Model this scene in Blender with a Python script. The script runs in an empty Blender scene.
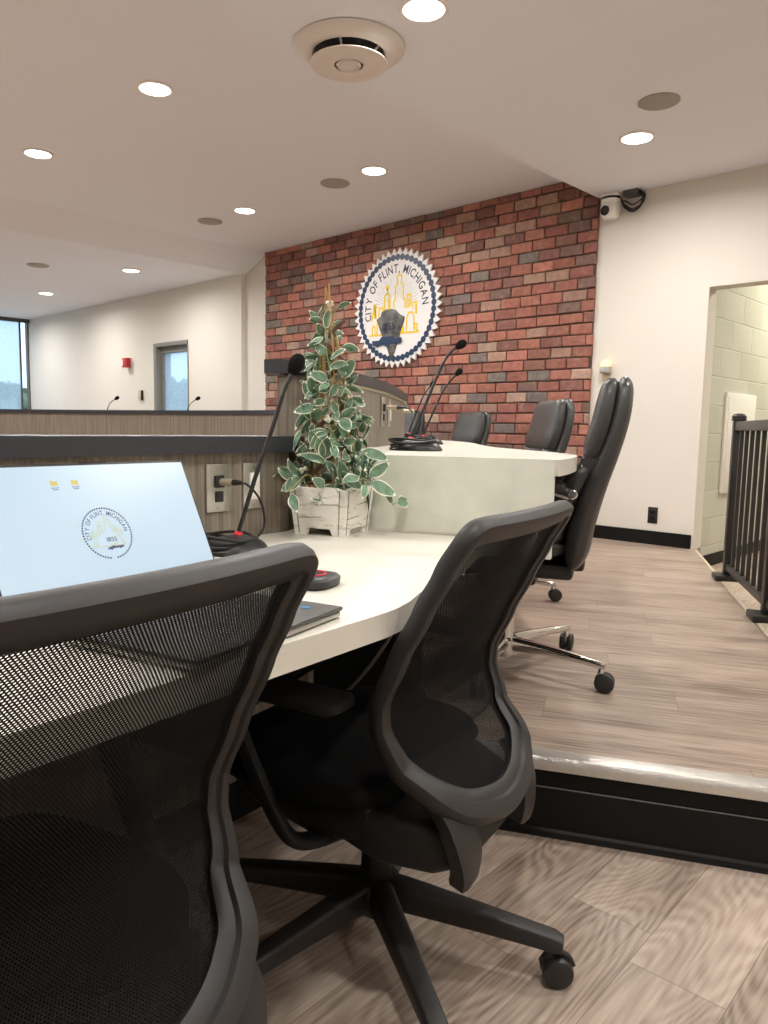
import bpy, bmesh, math, random
from mathutils import Vector, Matrix

random.seed(7)
SC = bpy.context.scene
COL = SC.collection
H = 1.02          # eye height above the lower floor
PI = math.pi
R = math.radians
DZ = 0.205        # height of the raised dais floor

# ------------------------------------------------------------------ materials
MATS = {}


def nt(m):
    return m.node_tree.nodes, m.node_tree.links


def mat(name, col, rough=0.5, metal=0.0, spec=0.5, noise=0.0, nscale=30.0, bump=0.0, bscale=200.0, emis=None, estr=1.0, coat=0.0):
    """Principled material, its colour gently broken up by a noise texture."""
    m = bpy.data.materials.new(name)
    m.use_nodes = True
    n, l = nt(m)
    b = n['Principled BSDF']
    b.inputs['Base Color'].default_value = (*col, 1)
    b.inputs['Roughness'].default_value = rough
    b.inputs['Metallic'].default_value = metal
    b.inputs['Specular IOR Level'].default_value = spec
    b.inputs['Coat Weight'].default_value = coat
    tc = n.new('ShaderNodeTexCoord')
    if noise > 0:
        t = n.new('ShaderNodeTexNoise')
        t.inputs['Scale'].default_value = nscale
        t.inputs['Detail'].default_value = 5
        l.new(tc.outputs['Object'], t.inputs['Vector'])
        r = n.new('ShaderNodeMapRange')
        r.inputs['To Min'].default_value = 1 - noise
        r.inputs['To Max'].default_value = 1 + noise
        l.new(t.outputs['Fac'], r.inputs['Value'])
        mx = n.new('ShaderNodeVectorMath')
        mx.operation = 'SCALE'
        mx.inputs[0].default_value = col
        l.new(r.outputs['Result'], mx.inputs['Scale'])
        l.new(mx.outputs['Vector'], b.inputs['Base Color'])
    if bump > 0:
        t2 = n.new('ShaderNodeTexNoise')
        t2.inputs['Scale'].default_value = bscale
        t2.inputs['Detail'].default_value = 3
        l.new(tc.outputs['Object'], t2.inputs['Vector'])
        bp = n.new('ShaderNodeBump')
        bp.inputs['Strength'].default_value = bump
        bp.inputs['Distance'].default_value = 0.002
        l.new(t2.outputs['Fac'], bp.inputs['Height'])
        l.new(bp.outputs['Normal'], b.inputs['Normal'])
    if emis:
        b.inputs['Emission Color'].default_value = (*emis, 1)
        b.inputs['Emission Strength'].default_value = estr
    MATS[name] = m
    return m


def srgb(r, g, b):
    f = lambda c: (c / 255 / 12.92) if c / 255 <= 0.04045 else ((c / 255 + 0.055) / 1.055) ** 2.4
    return (f(r), f(g), f(b))


M_WALL = mat('wall_paint', srgb(219, 213, 203), 0.75, noise=0.015, nscale=3, bump=0.05, bscale=300)
M_CEIL = mat('ceiling_paint', srgb(233, 235, 241), 0.85, noise=0.012, nscale=2)
M_BLACKBASE = mat('black_vinyl_base', (0.007, 0.007, 0.007), 0.5, spec=0.2, noise=0.2, nscale=8)
M_RISER = mat('black_riser', (0.006, 0.006, 0.006), 0.55, spec=0.2, noise=0.2, nscale=6)
M_CAP = mat('charcoal_laminate', srgb(51, 52, 57), 0.42, noise=0.08, nscale=20)
M_LAM = mat('cream_laminate', srgb(207, 203, 191), 0.38, noise=0.10, nscale=14, spec=0.45)
M_LAMGREEN = mat('pale_sage_laminate', srgb(214, 216, 202), 0.5, noise=0.16, nscale=14)
M_PLAST = mat('black_plastic', (0.024, 0.022, 0.021), 0.45, spec=0.4, noise=0.1, nscale=10, bump=0.12, bscale=900)
M_ARM = mat('black_armrest', (0.009, 0.009, 0.009), 0.5, spec=0.3, noise=0.1, nscale=12)
M_SEAT = mat('black_seat_fabric', (0.006, 0.006, 0.006), 0.95, noise=0.3, nscale=60, bump=0.3, bscale=700, spec=0.15)
M_LEATHER = mat('black_leather', (0.030, 0.029, 0.028), 0.36, noise=0.15, nscale=18, bump=0.25, bscale=260, spec=0.6)
M_CHROME = mat('polished_chrome', (0.78, 0.77, 0.75), 0.10, metal=1.0, noise=0.03, nscale=5)
M_CASTER = mat('caster_rubber', (0.014, 0.014, 0.014), 0.42, noise=0.1, nscale=40)
M_METALBLK = mat('black_metal', (0.015, 0.014, 0.013), 0.4, noise=0.15, nscale=12)
M_RAIL = mat('bronze_black_railing', (0.024, 0.021, 0.019), 0.4, noise=0.12, nscale=14)
M_NOSING = mat('silver_nosing', (0.66, 0.64, 0.60), 0.32, metal=0.75, noise=0.1, nscale=60, bump=0.7, bscale=160)
M_WHITEPL = mat('white_plastic', srgb(236, 232, 224), 0.4, noise=0.02, nscale=10)
M_ALMOND = mat('almond_plate', srgb(196, 180, 150), 0.35, noise=0.04, nscale=30)
M_STEEL = mat('brushed_steel', (0.55, 0.53, 0.48), 0.3, metal=0.9, noise=0.08, nscale=40)
M_CREAMPLUG = mat('nickel_plug', srgb(196, 184, 158), 0.35, metal=0.4, noise=0.06, nscale=60)
M_FOAM = mat('microphone_foam', (0.010, 0.010, 0.010), 0.98, noise=0.4, nscale=400, bump=0.9, bscale=900, spec=0.1)
M_MIC = mat('microphone_black', (0.013, 0.013, 0.014), 0.38, noise=0.1, nscale=40)
M_CABLE = mat('cable_rubber', (0.010, 0.010, 0.010), 0.5, noise=0.1, nscale=40)
M_GREYCABLE = mat('grey_cable', (0.30, 0.29, 0.27), 0.5, noise=0.1, nscale=40)
M_RED = mat('red_ring', (0.75, 0.03, 0.04), 0.35, noise=0.05, nscale=20)
M_REDLED = mat('red_ring_light', (0.8, 0.05, 0.06), 0.4, emis=(1, 0.05, 0.08), estr=0.2, noise=0.02)
M_ALARM = mat('alarm_red', srgb(176, 34, 34), 0.4, noise=0.05, nscale=20)
M_GREYFR = mat('grey_window_frame', srgb(128, 124, 116), 0.5, noise=0.05, nscale=10)
M_DARKFR = mat('dark_window_header', srgb(78, 74, 72), 0.5, noise=0.05, nscale=10)
M_SPEAKER = mat('speaker_grille', srgb(164, 158, 148), 0.8, noise=0.1, nscale=300)
M_DIFF = mat('diffuser_white', srgb(222, 214, 206), 0.35, noise=0.02, nscale=8)
M_DIFFDARK = mat('diffuser_throat', (0.03, 0.03, 0.032), 0.5, noise=0.3, nscale=20)
M_LENS = mat('light_lens', (0.9, 0.88, 0.84), 0.5, emis=(1.0, 0.93, 0.84), estr=14, noise=0.01)
M_RINGW = mat('light_trim_white', srgb(240, 234, 226), 0.45, noise=0.02)
M_SEALW = mat('seal_white', srgb(228, 226, 224), 0.4, noise=0.02, nscale=10)
M_NAVY = mat('seal_navy', srgb(34, 54, 84), 0.4, noise=0.12, nscale=20)
M_NAVYTXT = mat('seal_letter_navy', srgb(30, 38, 58), 0.45, noise=0.05, nscale=20)
M_YEL = mat('seal_yellow', srgb(236, 200, 18), 0.45, noise=0.08, nscale=30)
M_RAY = mat('seal_ray_grey', srgb(176, 174, 170), 0.6, noise=0.05)
M_FLINT = mat('flint_stone', srgb(92, 90, 88), 0.55, noise=1.9, nscale=11, bump=0.6, bscale=60)
M_LEAFG = mat('leaf_green', srgb(104, 134, 108), 0.45, noise=0.9, nscale=45, spec=0.4)
M_LEAFC = mat('leaf_cream_edge', srgb(232, 233, 214), 0.5, noise=0.08, nscale=60)
M_STEM = mat('vine_stem', srgb(140, 138, 84), 0.6, noise=0.25, nscale=60)
M_TRELLIS = mat('trellis_wood', srgb(96, 66, 48), 0.7, noise=0.3, nscale=50)
M_CANE = mat('bamboo_cane', srgb(176, 136, 84), 0.6, noise=0.2, nscale=50)
M_SOIL = mat('bark_mulch', srgb(104, 76, 56), 0.95, noise=0.6, nscale=80, bump=1.0, bscale=120)
M_TRIMLT = mat('pale_edge_strip', srgb(196, 184, 160), 0.5, noise=0.05)
M_GREENTREE = mat('outdoor_foliage', srgb(150, 166, 140), 0.9, noise=0.5, nscale=3)
M_LAPTOP = mat('laptop_graphite', (0.085, 0.082, 0.078), 0.45, metal=0.3, noise=0.06, nscale=20)
M_LAPSILV = mat('laptop_silver', (0.55, 0.53, 0.49), 0.35, metal=0.7, noise=0.05, nscale=20)
M_BADGE = mat('badge_blue', srgb(58, 120, 170), 0.3, metal=0.3, noise=0.02)
M_BLACKGLASS = mat('camera_lens_glass', (0.01, 0.01, 0.012), 0.1, noise=0.02)
M_WARM = mat('night_light_glow', (0.9, 0.7, 0.4), 0.5, emis=(1.0, 0.66, 0.28), estr=0.9, noise=0.02)
M_GREYPLATE = mat('grey_device', srgb(170, 168, 164), 0.4, noise=0.04)


def wood_floor(name, heading, c_lo, c_hi, c_dark, freq=150.0, wave=0.13, stretch=(1.3, 6.0, 1), fine=0.2):
    m = bpy.data.materials.new(name)
    m.use_nodes = True
    n, l = nt(m)
    b = n['Principled BSDF']
    b.inputs['Roughness'].default_value = 0.42
    b.inputs['Specular IOR Level'].default_value = 0.35
    tc = n.new('ShaderNodeTexCoord')
    mp = n.new('ShaderNodeMapping')
    mp.inputs['Rotation'].default_value = (0, 0, -heading)
    l.new(tc.outputs['Object'], mp.inputs['Vector'])
    # planks 0.18 x 1.22 m
    br = n.new('ShaderNodeTexBrick')
    br.inputs['Scale'].default_value = 1.0
    br.inputs['Brick Width'].default_value = 1.22
    br.inputs['Row Height'].default_value = 0.18
    br.inputs['Mortar Size'].default_value = 0.0007
    br.inputs['Mortar Smooth'].default_value = 0.1
    br.inputs['Color1'].default_value = (0, 0, 0, 1)
    br.inputs['Color2'].default_value = (1, 1, 1, 1)
    br.offset = 0.0
    sy = n.new('ShaderNodeSeparateXYZ')
    l.new(mp.outputs['Vector'], sy.inputs['Vector'])
    dv_ = n.new('ShaderNodeMath')
    dv_.operation = 'DIVIDE'
    dv_.inputs[1].default_value = 0.18
    l.new(sy.outputs['Y'], dv_.inputs[0])
    fl_ = n.new('ShaderNodeMath')
    fl_.operation = 'FLOOR'
    l.new(dv_.outputs['Value'], fl_.inputs[0])
    wn_ = n.new('ShaderNodeTexWhiteNoise')
    wn_.noise_dimensions = '1D'
    l.new(fl_.outputs['Value'], wn_.inputs['W'])
    ad_ = n.new('ShaderNodeMath')
    ad_.operation = 'MULTIPLY_ADD'
    ad_.inputs[1].default_value = 1.22
    l.new(wn_.outputs['Value'], ad_.inputs[0])
    l.new(sy.outputs['X'], ad_.inputs[2])
    cm_ = n.new('ShaderNodeCombineXYZ')
    l.new(ad_.outputs['Value'], cm_.inputs['X'])
    l.new(sy.outputs['Y'], cm_.inputs['Y'])
    l.new(cm_.outputs['Vector'], br.inputs['Vector'])
    # plank id shifts the grain
    sep = n.new('ShaderNodeSeparateXYZ')
    l.new(mp.outputs['Vector'], sep.inputs['Vector'])
    sc = n.new('ShaderNodeVectorMath')
    sc.operation = 'MULTIPLY'
    sc.inputs[1].default_value = stretch
    l.new(mp.outputs['Vector'], sc.inputs[0])
    sh = n.new('ShaderNodeVectorMath')
    sh.operation = 'ADD'
    cx = n.new('ShaderNodeCombineXYZ')
    ml = n.new('ShaderNodeMath')
    ml.operation = 'MULTIPLY'
    ml.inputs[1].default_value = 37.0
    l.new(br.outputs['Color'], ml.inputs[0])
    l.new(ml.outputs['Value'], cx.inputs['X'])
    l.new(ml.outputs['Value'], cx.inputs['Z'])
    l.new(sc.outputs['Vector'], sh.inputs[0])
    l.new(cx.outputs['Vector'], sh.inputs[1])
    # cathedral grain: contour bands of a smooth stretched noise
    n1 = n.new('ShaderNodeTexNoise')
    n1.inputs['Scale'].default_value = 1.0
    n1.inputs['Detail'].default_value = 1.2
    n1.inputs['Roughness'].default_value = 0.45
    l.new(sh.outputs['Vector'], n1.inputs['Vector'])
    m1 = n.new('ShaderNodeMath')
    m1.operation = 'MULTIPLY'
    m1.inputs[1].default_value = freq
    l.new(n1.outputs['Fac'], m1.inputs[0])
    m2 = n.new('ShaderNodeMath')
    m2.operation = 'SINE'
    l.new(m1.outputs['Value'], m2.inputs[0])
    # fine streaks
    sc2 = n.new('ShaderNodeVectorMath')
    sc2.operation = 'MULTIPLY'
    sc2.inputs[1].default_value = (6, 120, 1)
    l.new(mp.outputs['Vector'], sc2.inputs[0])
    n2 = n.new('ShaderNodeTexNoise')
    n2.inputs['Scale'].default_value = 1.0
    n2.inputs['Detail'].default_value = 4
    l.new(sc2.outputs['Vector'], n2.inputs['Vector'])
    # broad patches
    n3 = n.new('ShaderNodeTexNoise')
    n3.inputs['Scale'].default_value = 0.8
    n3.inputs['Detail'].default_value = 3
    l.new(sh.outputs['Vector'], n3.inputs['Vector'])
    a1 = n.new('ShaderNodeMapRange')
    a1.inputs['From Min'].default_value = -1
    a1.inputs['From Max'].default_value = 1
    a1.inputs['To Min'].default_value = -wave * 1.4
    a1.inputs['To Max'].default_value = wave * 0.8
    l.new(m2.outputs['Value'], a1.inputs['Value'])
    a2 = n.new('ShaderNodeMapRange')
    a2.inputs['From Min'].default_value = 0.3
    a2.inputs['From Max'].default_value = 0.7
    a2.inputs['To Min'].default_value = -fine
    a2.inputs['To Max'].default_value = fine
    l.new(n2.outputs['Fac'], a2.inputs['Value'])
    a3 = n.new('ShaderNodeMapRange')
    a3.inputs['From Min'].default_value = 0.3
    a3.inputs['From Max'].default_value = 0.7
    a3.inputs['To Min'].default_value = 0.3
    a3.inputs['To Max'].default_value = 0.7
    l.new(n3.outputs['Fac'], a3.inputs['Value'])
    s1 = n.new('ShaderNodeMath')
    s1.operation = 'ADD'
    l.new(a1.outputs['Result'], s1.inputs[0])
    l.new(a2.outputs['Result'], s1.inputs[1])
    s2 = n.new('ShaderNodeMath')
    s2.operation = 'ADD'
    l.new(s1.outputs['Value'], s2.inputs[0])
    l.new(a3.outputs['Result'], s2.inputs[1])
    # per plank tone
    s3 = n.new('ShaderNodeMath')
    s3.operation = 'MULTIPLY_ADD'
    s3.inputs[1].default_value = 0.16
    l.new(br.outputs['Color'], s3.inputs[0])
    l.new(s2.outputs['Value'], s3.inputs[2])
    cr = n.new('ShaderNodeValToRGB')
    e = cr.color_ramp.elements
    e[0].position = 0.12
    e[0].color = (*c_dark, 1)
    e[1].position = 0.98
    e[1].color = (*c_hi, 1)
    k = cr.color_ramp.elements.new(0.5)
    k.color = (*c_lo, 1)
    l.new(s3.outputs['Value'], cr.inputs['Fac'])
    mx = n.new('ShaderNodeMix')
    mx.data_type = 'RGBA'
    l.new(br.outputs['Fac'], mx.inputs['Factor'])
    l.new(cr.outputs['Color'], mx.inputs['A'])
    mx.inputs['B'].default_value = (*[c * 0.95 for c in c_dark], 1)
    l.new(mx.outputs['Result'], b.inputs['Base Color'])
    bp = n.new('ShaderNodeBump')
    bp.inputs['Strength'].default_value = 0.08
    bp.inputs['Distance'].default_value = 0.001
    l.new(s2.outputs['Value'], bp.inputs['Height'])
    l.new(bp.outputs['Normal'], b.inputs['Normal'])
    return m


M_FLOOR = wood_floor('vinyl_plank_floor', R(92), srgb(156, 139, 125), srgb(188, 171, 156), srgb(106, 90, 79), wave=0.10)
M_DAISFLOOR = wood_floor('dais_plank_floor', R(27.3), srgb(150, 132, 118), srgb(180, 162, 147), srgb(108, 91, 80), 60.0, 0.05, (0.7, 9.0, 1), 0.30)


def streak_laminate(name, c0, c1):
    """Vertical-grain wood laminate; the streaks run with z."""
    m = bpy.data.materials.new(name)
    m.use_nodes = True
    n, l = nt(m)
    b = n['Principled BSDF']
    b.inputs['Roughness'].default_value = 0.5
    tc = n.new('ShaderNodeTexCoord')
    sc = n.new('ShaderNodeVectorMath')
    sc.operation = 'MULTIPLY'
    sc.inputs[1].default_value = (85, 85, 2.0)
    l.new(tc.outputs['Object'], sc.inputs[0])
    t = n.new('ShaderNodeTexNoise')
    t.inputs['Scale'].default_value = 1
    t.inputs['Detail'].default_value = 4
    t.inputs['Roughness'].default_value = 0.6
    l.new(sc.outputs['Vector'], t.inputs['Vector'])
    cr = n.new('ShaderNodeValToRGB')
    cr.color_ramp.elements[0].position = 0.3
    cr.color_ramp.elements[1].position = 0.7
    cr.color_ramp.elements[0].color = (*c0, 1)
    cr.color_ramp.elements[1].color = (*c1, 1)
    l.new(t.outputs['Fac'], cr.inputs['Fac'])
    l.new(cr.outputs['Color'], b.inputs['Base Color'])
    return m


M_WOODLAM = streak_laminate('grey_brown_wood_laminate', srgb(98, 90, 79), srgb(148, 137, 122))


def brick_mat():
    m = bpy.data.materials.new('used_brick')
    m.use_nodes = True
    n, l = nt(m)
    b = n['Principled BSDF']
    b.inputs['Roughness'].default_value = 0.85
    at = n.new('ShaderNodeAttribute')
    at.attribute_name = 'tone'
    tc = n.new('ShaderNodeTexCoord')
    t = n.new('ShaderNodeTexNoise')
    t.inputs['Scale'].default_value = 19
    t.inputs['Detail'].default_value = 6
    t.inputs['Roughness'].default_value = 0.65
    l.new(tc.outputs['Object'], t.inputs['Vector'])
    r = n.new('ShaderNodeMapRange')
    r.inputs['From Min'].default_value = 0.25
    r.inputs['From Max'].default_value = 0.75
    r.inputs['To Min'].default_value = 0.66
    r.inputs['To Max'].default_value = 1.36
    l.new(t.outputs['Fac'], r.inputs['Value'])
    v = n.new('ShaderNodeVectorMath')
    v.operation = 'SCALE'
    l.new(at.outputs['Color'], v.inputs[0])
    l.new(r.outputs['Result'], v.inputs['Scale'])
    t3 = n.new('ShaderNodeTexNoise')
    t3.inputs['Scale'].default_value = 11
    t3.inputs['Detail'].default_value = 8
    t3.inputs['Roughness'].default_value = 0.75
    l.new(tc.outputs['Object'], t3.inputs['Vector'])
    r3 = n.new('ShaderNodeMapRange')
    r3.inputs['From Min'].default_value = 0.54
    r3.inputs['From Max'].default_value = 0.74
    r3.inputs['To Max'].default_value = 0.65
    l.new(t3.outputs['Fac'], r3.inputs['Value'])
    mxs = n.new('ShaderNodeMix')
    mxs.data_type = 'RGBA'
    l.new(r3.outputs['Result'], mxs.inputs['Factor'])
    l.new(v.outputs['Vector'], mxs.inputs['A'])
    mxs.inputs['B'].default_value = (*srgb(178, 148, 130), 1)
    l.new(mxs.outputs['Result'], b.inputs['Base Color'])
    bp = n.new('ShaderNodeBump')
    bp.inputs['Strength'].default_value = 0.6
    bp.inputs['Distance'].default_value = 0.004
    l.new(t.outputs['Fac'], bp.inputs['Height'])
    l.new(bp.outputs['Normal'], b.inputs['Normal'])
    return m


M_BRICK = brick_mat()
M_MORTAR = mat('dark_mortar', srgb(84, 70, 62), 0.95, noise=0.2, nscale=30)


def block_mat():
    """Painted concrete block: courses 0.203 high, blocks 0.406 long, on a wall in the YZ plane."""
    m = bpy.data.materials.new('painted_concrete_block')
    m.use_nodes = True
    n, l = nt(m)
    b = n['Principled BSDF']
    b.inputs['Roughness'].default_value = 0.6
    tc = n.new('ShaderNodeTexCoord')
    sp = n.new('ShaderNodeSeparateXYZ')
    l.new(tc.outputs['Object'], sp.inputs['Vector'])
    cb = n.new('ShaderNodeCombineXYZ')
    l.new(sp.outputs['Y'], cb.inputs['X'])
    l.new(sp.outputs['Z'], cb.inputs['Y'])
    br = n.new('ShaderNodeTexBrick')
    br.inputs['Scale'].default_value = 1
    br.inputs['Brick Width'].default_value = 0.406
    br.inputs['Row Height'].default_value = 0.203
    br.inputs['Mortar Size'].default_value = 0.005
    br.inputs['Mortar Smooth'].default_value = 0.6
    br.offset = 0.5
    br.inputs['Color1'].default_value = (*srgb(206, 203, 190), 1)
    br.inputs['Color2'].default_value = (*srgb(196, 194, 178), 1)
    br.inputs['Mortar'].default_value = (*srgb(206, 204, 188), 1)
    l.new(cb.outputs['Vector'], br.inputs['Vector'])
    l.new(br.outputs['Color'], b.inputs['Base Color'])
    t = n.new('ShaderNodeTexNoise')
    t.inputs['Scale'].default_value = 90
    t.inputs['Detail'].default_value = 4
    l.new(tc.outputs['Object'], t.inputs['Vector'])
    mm = n.new('ShaderNodeMath')
    mm.operation = 'MULTIPLY_ADD'
    mm.inputs[1].default_value = -3.0
    l.new(br.outputs['Fac'], mm.inputs[0])
    l.new(t.outputs['Fac'], mm.inputs[2])
    bp = n.new('ShaderNodeBump')
    bp.inputs['Strength'].default_value = 0.7
    bp.inputs['Distance'].default_value = 0.004
    l.new(mm.outputs['Value'], bp.inputs['Height'])
    l.new(bp.outputs['Normal'], b.inputs['Normal'])
    return m


M_BLOCK = block_mat()


def mesh_fabric():
    """Knitted chair mesh: staggered open cells in a black yarn, laid out on the UV map in millimetres."""
    m = bpy.data.materials.new('open_black_chair_mesh')
    m.use_nodes = True
    n, l = nt(m)
    b = n['Principled BSDF']
    b.inputs['Base Color'].default_value = (0.009, 0.009, 0.009, 1)
    b.inputs['Roughness'].default_value = 0.7
    b.inputs['Specular IOR Level'].default_value = 0.15
    uv = n.new('ShaderNodeUVMap')
    sp = n.new('ShaderNodeSeparateXYZ')
    l.new(uv.outputs['UV'], sp.inputs['Vector'])

    def math_(op, a, bb=None, c=None):
        x = n.new('ShaderNodeMath')
        x.operation = op
        for i, v in enumerate((a, bb, c)):
            if v is None:
                continue
            if isinstance(v, (int, float)):
                x.inputs[i].default_value = v
            else:
                l.new(v, x.inputs[i])
        return x.outputs['Value']
    row = math_('FLOOR', sp.outputs['Y'])
    odd = math_('MULTIPLY', math_('MODULO', math_('ABSOLUTE', row), 2.0), 0.5)
    u = math_('FRACT', math_('ADD', sp.outputs['X'], odd))
    v = math_('FRACT', sp.outputs['Y'])
    du = math_('MULTIPLY', math_('SUBTRACT', u, 0.5), 2.0)
    dv = math_('MULTIPLY', math_('SUBTRACT', v, 0.5), 1.7)
    d = math_('ADD', math_('MULTIPLY', du, du), math_('MULTIPLY', dv, dv))
    hole = math_('LESS_THAN', d, 0.40)
    tr = n.new('ShaderNodeBsdfTransparent')
    mx = n.new('ShaderNodeMixShader')
    l.new(hole, mx.inputs['Fac'])
    l.new(b.outputs['BSDF'], mx.inputs[1])
    l.new(tr.outputs['BSDF'], mx.inputs[2])
    l.new(mx.outputs['Shader'], n['Material Output'].inputs['Surface'])
    return m


M_MESH = mesh_fabric()


def screen_mat():
    """Lit display: pale blue picture with faint fanned streaks."""
    m = bpy.data.materials.new('lit_display')
    m.use_nodes = True
    n, l = nt(m)
    b = n['Principled BSDF']
    b.inputs['Base Color'].default_value = (0.02, 0.02, 0.02, 1)
    b.inputs['Roughness'].default_value = 0.3
    tc = n.new('ShaderNodeTexCoord')
    t = n.new('ShaderNodeTexNoise')
    t.inputs['Scale'].default_value = 3
    l.new(tc.outputs['Object'], t.inputs['Vector'])
    cr = n.new('ShaderNodeValToRGB')
    cr.color_ramp.elements[0].color = (*srgb(196, 222, 240), 1)
    cr.color_ramp.elements[1].color = (*srgb(216, 234, 246), 1)
    l.new(t.outputs['Fac'], cr.inputs['Fac'])
    l.new(cr.outputs['Color'], b.inputs['Emission Color'])
    b.inputs['Emission Strength'].default_value = 1.0
    return m


M_SCREEN = screen_mat()
M_SCRNAVY = mat('display_navy', (0.01, 0.01, 0.02), 0.4, emis=srgb(52, 56, 104), estr=1.0, noise=0.02)
M_SCRYEL = mat('display_yellow', (0.01, 0.01, 0.01), 0.4, emis=srgb(222, 204, 96), estr=1.0, noise=0.02)
M_SCRPALE = mat('display_pale_yellow', (0.01, 0.01, 0.01), 0.4, emis=srgb(206, 214, 178), estr=1.0, noise=0.02)
M_SCRGREY = mat('display_grey', (0.01, 0.01, 0.01), 0.4, emis=srgb(120, 134, 150), estr=1.0, noise=0.02)


def pot_mat():
    m = bpy.data.materials.new('whitewashed_plank_pot')
    m.use_nodes = True
    n, l = nt(m)
    b = n['Principled BSDF']
    b.inputs['Roughness'].default_value = 0.8
    tc = n.new('ShaderNodeTexCoord')
    sc = n.new('ShaderNodeVectorMath')
    sc.operation = 'MULTIPLY'
    sc.inputs[1].default_value = (14, 14, 60)
    l.new(tc.outputs['Object'], sc.inputs[0])
    t = n.new('ShaderNodeTexNoise')
    t.inputs['Scale'].default_value = 1
    t.inputs['Detail'].default_value = 6
    t.inputs['Roughness'].default_value = 0.7
    l.new(sc.outputs['Vector'], t.inputs['Vector'])
    cr = n.new('ShaderNodeValToRGB')
    cr.color_ramp.elements[0].position = 0.30
    cr.color_ramp.elements[0].color = (*srgb(150, 142, 126), 1)
    cr.color_ramp.elements[1].position = 0.47
    cr.color_ramp.elements[1].color = (*srgb(232, 228, 218), 1)
    l.new(t.outputs['Fac'], cr.inputs['Fac'])
    l.new(cr.outputs['Color'], b.inputs['Base Color'])
    return m


M_POT = pot_mat()
M_POTLINE = mat('pot_groove', srgb(118, 110, 96), 0.9, noise=0.2, nscale=60)


def shade_mat():
    """Roller shade of open-weave cloth: partly see-through, partly translucent."""
    m = bpy.data.materials.new('open_weave_roller_shade')
    m.use_nodes = True
    n, l = nt(m)
    n.remove(n['Principled BSDF'])
    tr = n.new('ShaderNodeBsdfTransparent')
    tr.inputs['Color'].default_value = (0.92, 0.96, 1.0, 1)
    tl = n.new('ShaderNodeBsdfTranslucent')
    tl.inputs['Color'].default_value = (0.8, 0.84, 0.86, 1)
    tc = n.new('ShaderNodeTexCoord')
    w = n.new('ShaderNodeTexNoise')
    w.inputs['Scale'].default_value = 60
    l.new(tc.outputs['Object'], w.inputs['Vector'])
    r = n.new('ShaderNodeMapRange')
    r.inputs['To Min'].default_value = 0.25
    r.inputs['To Max'].default_value = 0.55
    l.new(w.outputs['Fac'], r.inputs['Value'])
    mx = n.new('ShaderNodeMixShader')
    l.new(r.outputs['Result'], mx.inputs['Fac'])
    l.new(tr.outputs['BSDF'], mx.inputs[1])
    l.new(tl.outputs['BSDF'], mx.inputs[2])
    l.new(mx.outputs['Shader'], n['Material Output'].inputs['Surface'])
    return m


M_SHADE = shade_mat()

# ------------------------------------------------------------------ mesh helpers


def add_box(bm, c, s, rot=None, bevel=0.0, seg=2):
    """Box centred at c, full sizes s, rotated by a 3x3 or euler z; edges rounded by bevel."""
    r = bmesh.ops.create_cube(bm, size=1.0)
    vs = r['verts']
    for v in vs:
        v.co = Vector((v.co.x * s[0], v.co.y * s[1], v.co.z * s[2]))
    if bevel > 0:
        es = list({e for v in vs for e in v.link_edges})
        rr = bmesh.ops.bevel(bm, geom=es, offset=bevel, segments=seg, profile=0.5, affect='EDGES')
        vs = list({v for f in rr['faces'] for v in f.verts} | {v for v in vs if v.is_valid})
    mt = Matrix.Identity(3)
    if rot is not None:
        mt = rot if isinstance(rot, Matrix) else Matrix.Rotation(rot, 3, 'Z')
    c = Vector(c)
    for v in vs:
        v.co = mt @ v.co + c
    return vs


def frames(pts, closed=False):
    n = len(pts)
    ts = []
    for i in range(n):
        a = pts[(i - 1) % n] if (closed or i > 0) else pts[i]
        b = pts[(i + 1) % n] if (closed or i < n - 1) else pts[i]
        t = (b - a)
        ts.append(t.normalized() if t.length > 1e-9 else Vector((0, 0, 1)))
    return ts


def add_tube(bm, pts, r, seg=8, closed=False, caps=True, flat=1.0):
    pts = [Vector(p) for p in pts]
    n = len(pts)
    rs = r if isinstance(r, (list, tuple)) else [r] * n
    ts = frames(pts, closed)
    up = Vector((0, 0, 1)) if abs(ts[0].z) < 0.9 else Vector((1, 0, 0))
    nv = (up - ts[0] * up.dot(ts[0])).normalized()
    rings = []
    for i in range(n):
        nv = (nv - ts[i] * nv.dot(ts[i]))
        nv = nv.normalized() if nv.length > 1e-6 else ts[i].orthogonal().normalized()
        bn = ts[i].cross(nv)
        rings.append([bm.verts.new(pts[i] + (nv * math.cos(2 * PI * k / seg) * flat + bn * math.sin(2 * PI * k / seg)) * rs[i]) for k in range(seg)])
    m = n if closed else n - 1
    for i in range(m):
        a, b = rings[i], rings[(i + 1) % n]
        for k in range(seg):
            bm.faces.new((a[k], a[(k + 1) % seg], b[(k + 1) % seg], b[k]))
    if caps and not closed:
        bm.faces.new(rings[0][::-1])
        bm.faces.new(rings[-1])


def add_sweep(bm, pts, normals, section, closed=False, caps=True, scales=None):
    """Sweep a closed section [(a, b)] along pts: a along the given normal, b along tangent x normal."""
    pts = [Vector(p) for p in pts]
    n = len(pts)
    ts = frames(pts, closed)
    rings = []
    for i in range(n):
        nv = Vector(normals[i])
        nv = (nv - ts[i] * nv.dot(ts[i])).normalized()
        bn = ts[i].cross(nv)
        s = scales[i] if scales else (1, 1)
        rings.append([bm.verts.new(pts[i] + nv * a * s[0] + bn * b * s[1]) for a, b in section])
    m = n if closed else n - 1
    k_ = len(section)
    for i in range(m):
        a, b = rings[i], rings[(i + 1) % n]
        for k in range(k_):
            bm.faces.new((a[k], a[(k + 1) % k_], b[(k + 1) % k_], b[k]))
    if caps and not closed:
        bm.faces.new(rings[0][::-1])
        bm.faces.new(rings[-1])


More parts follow.
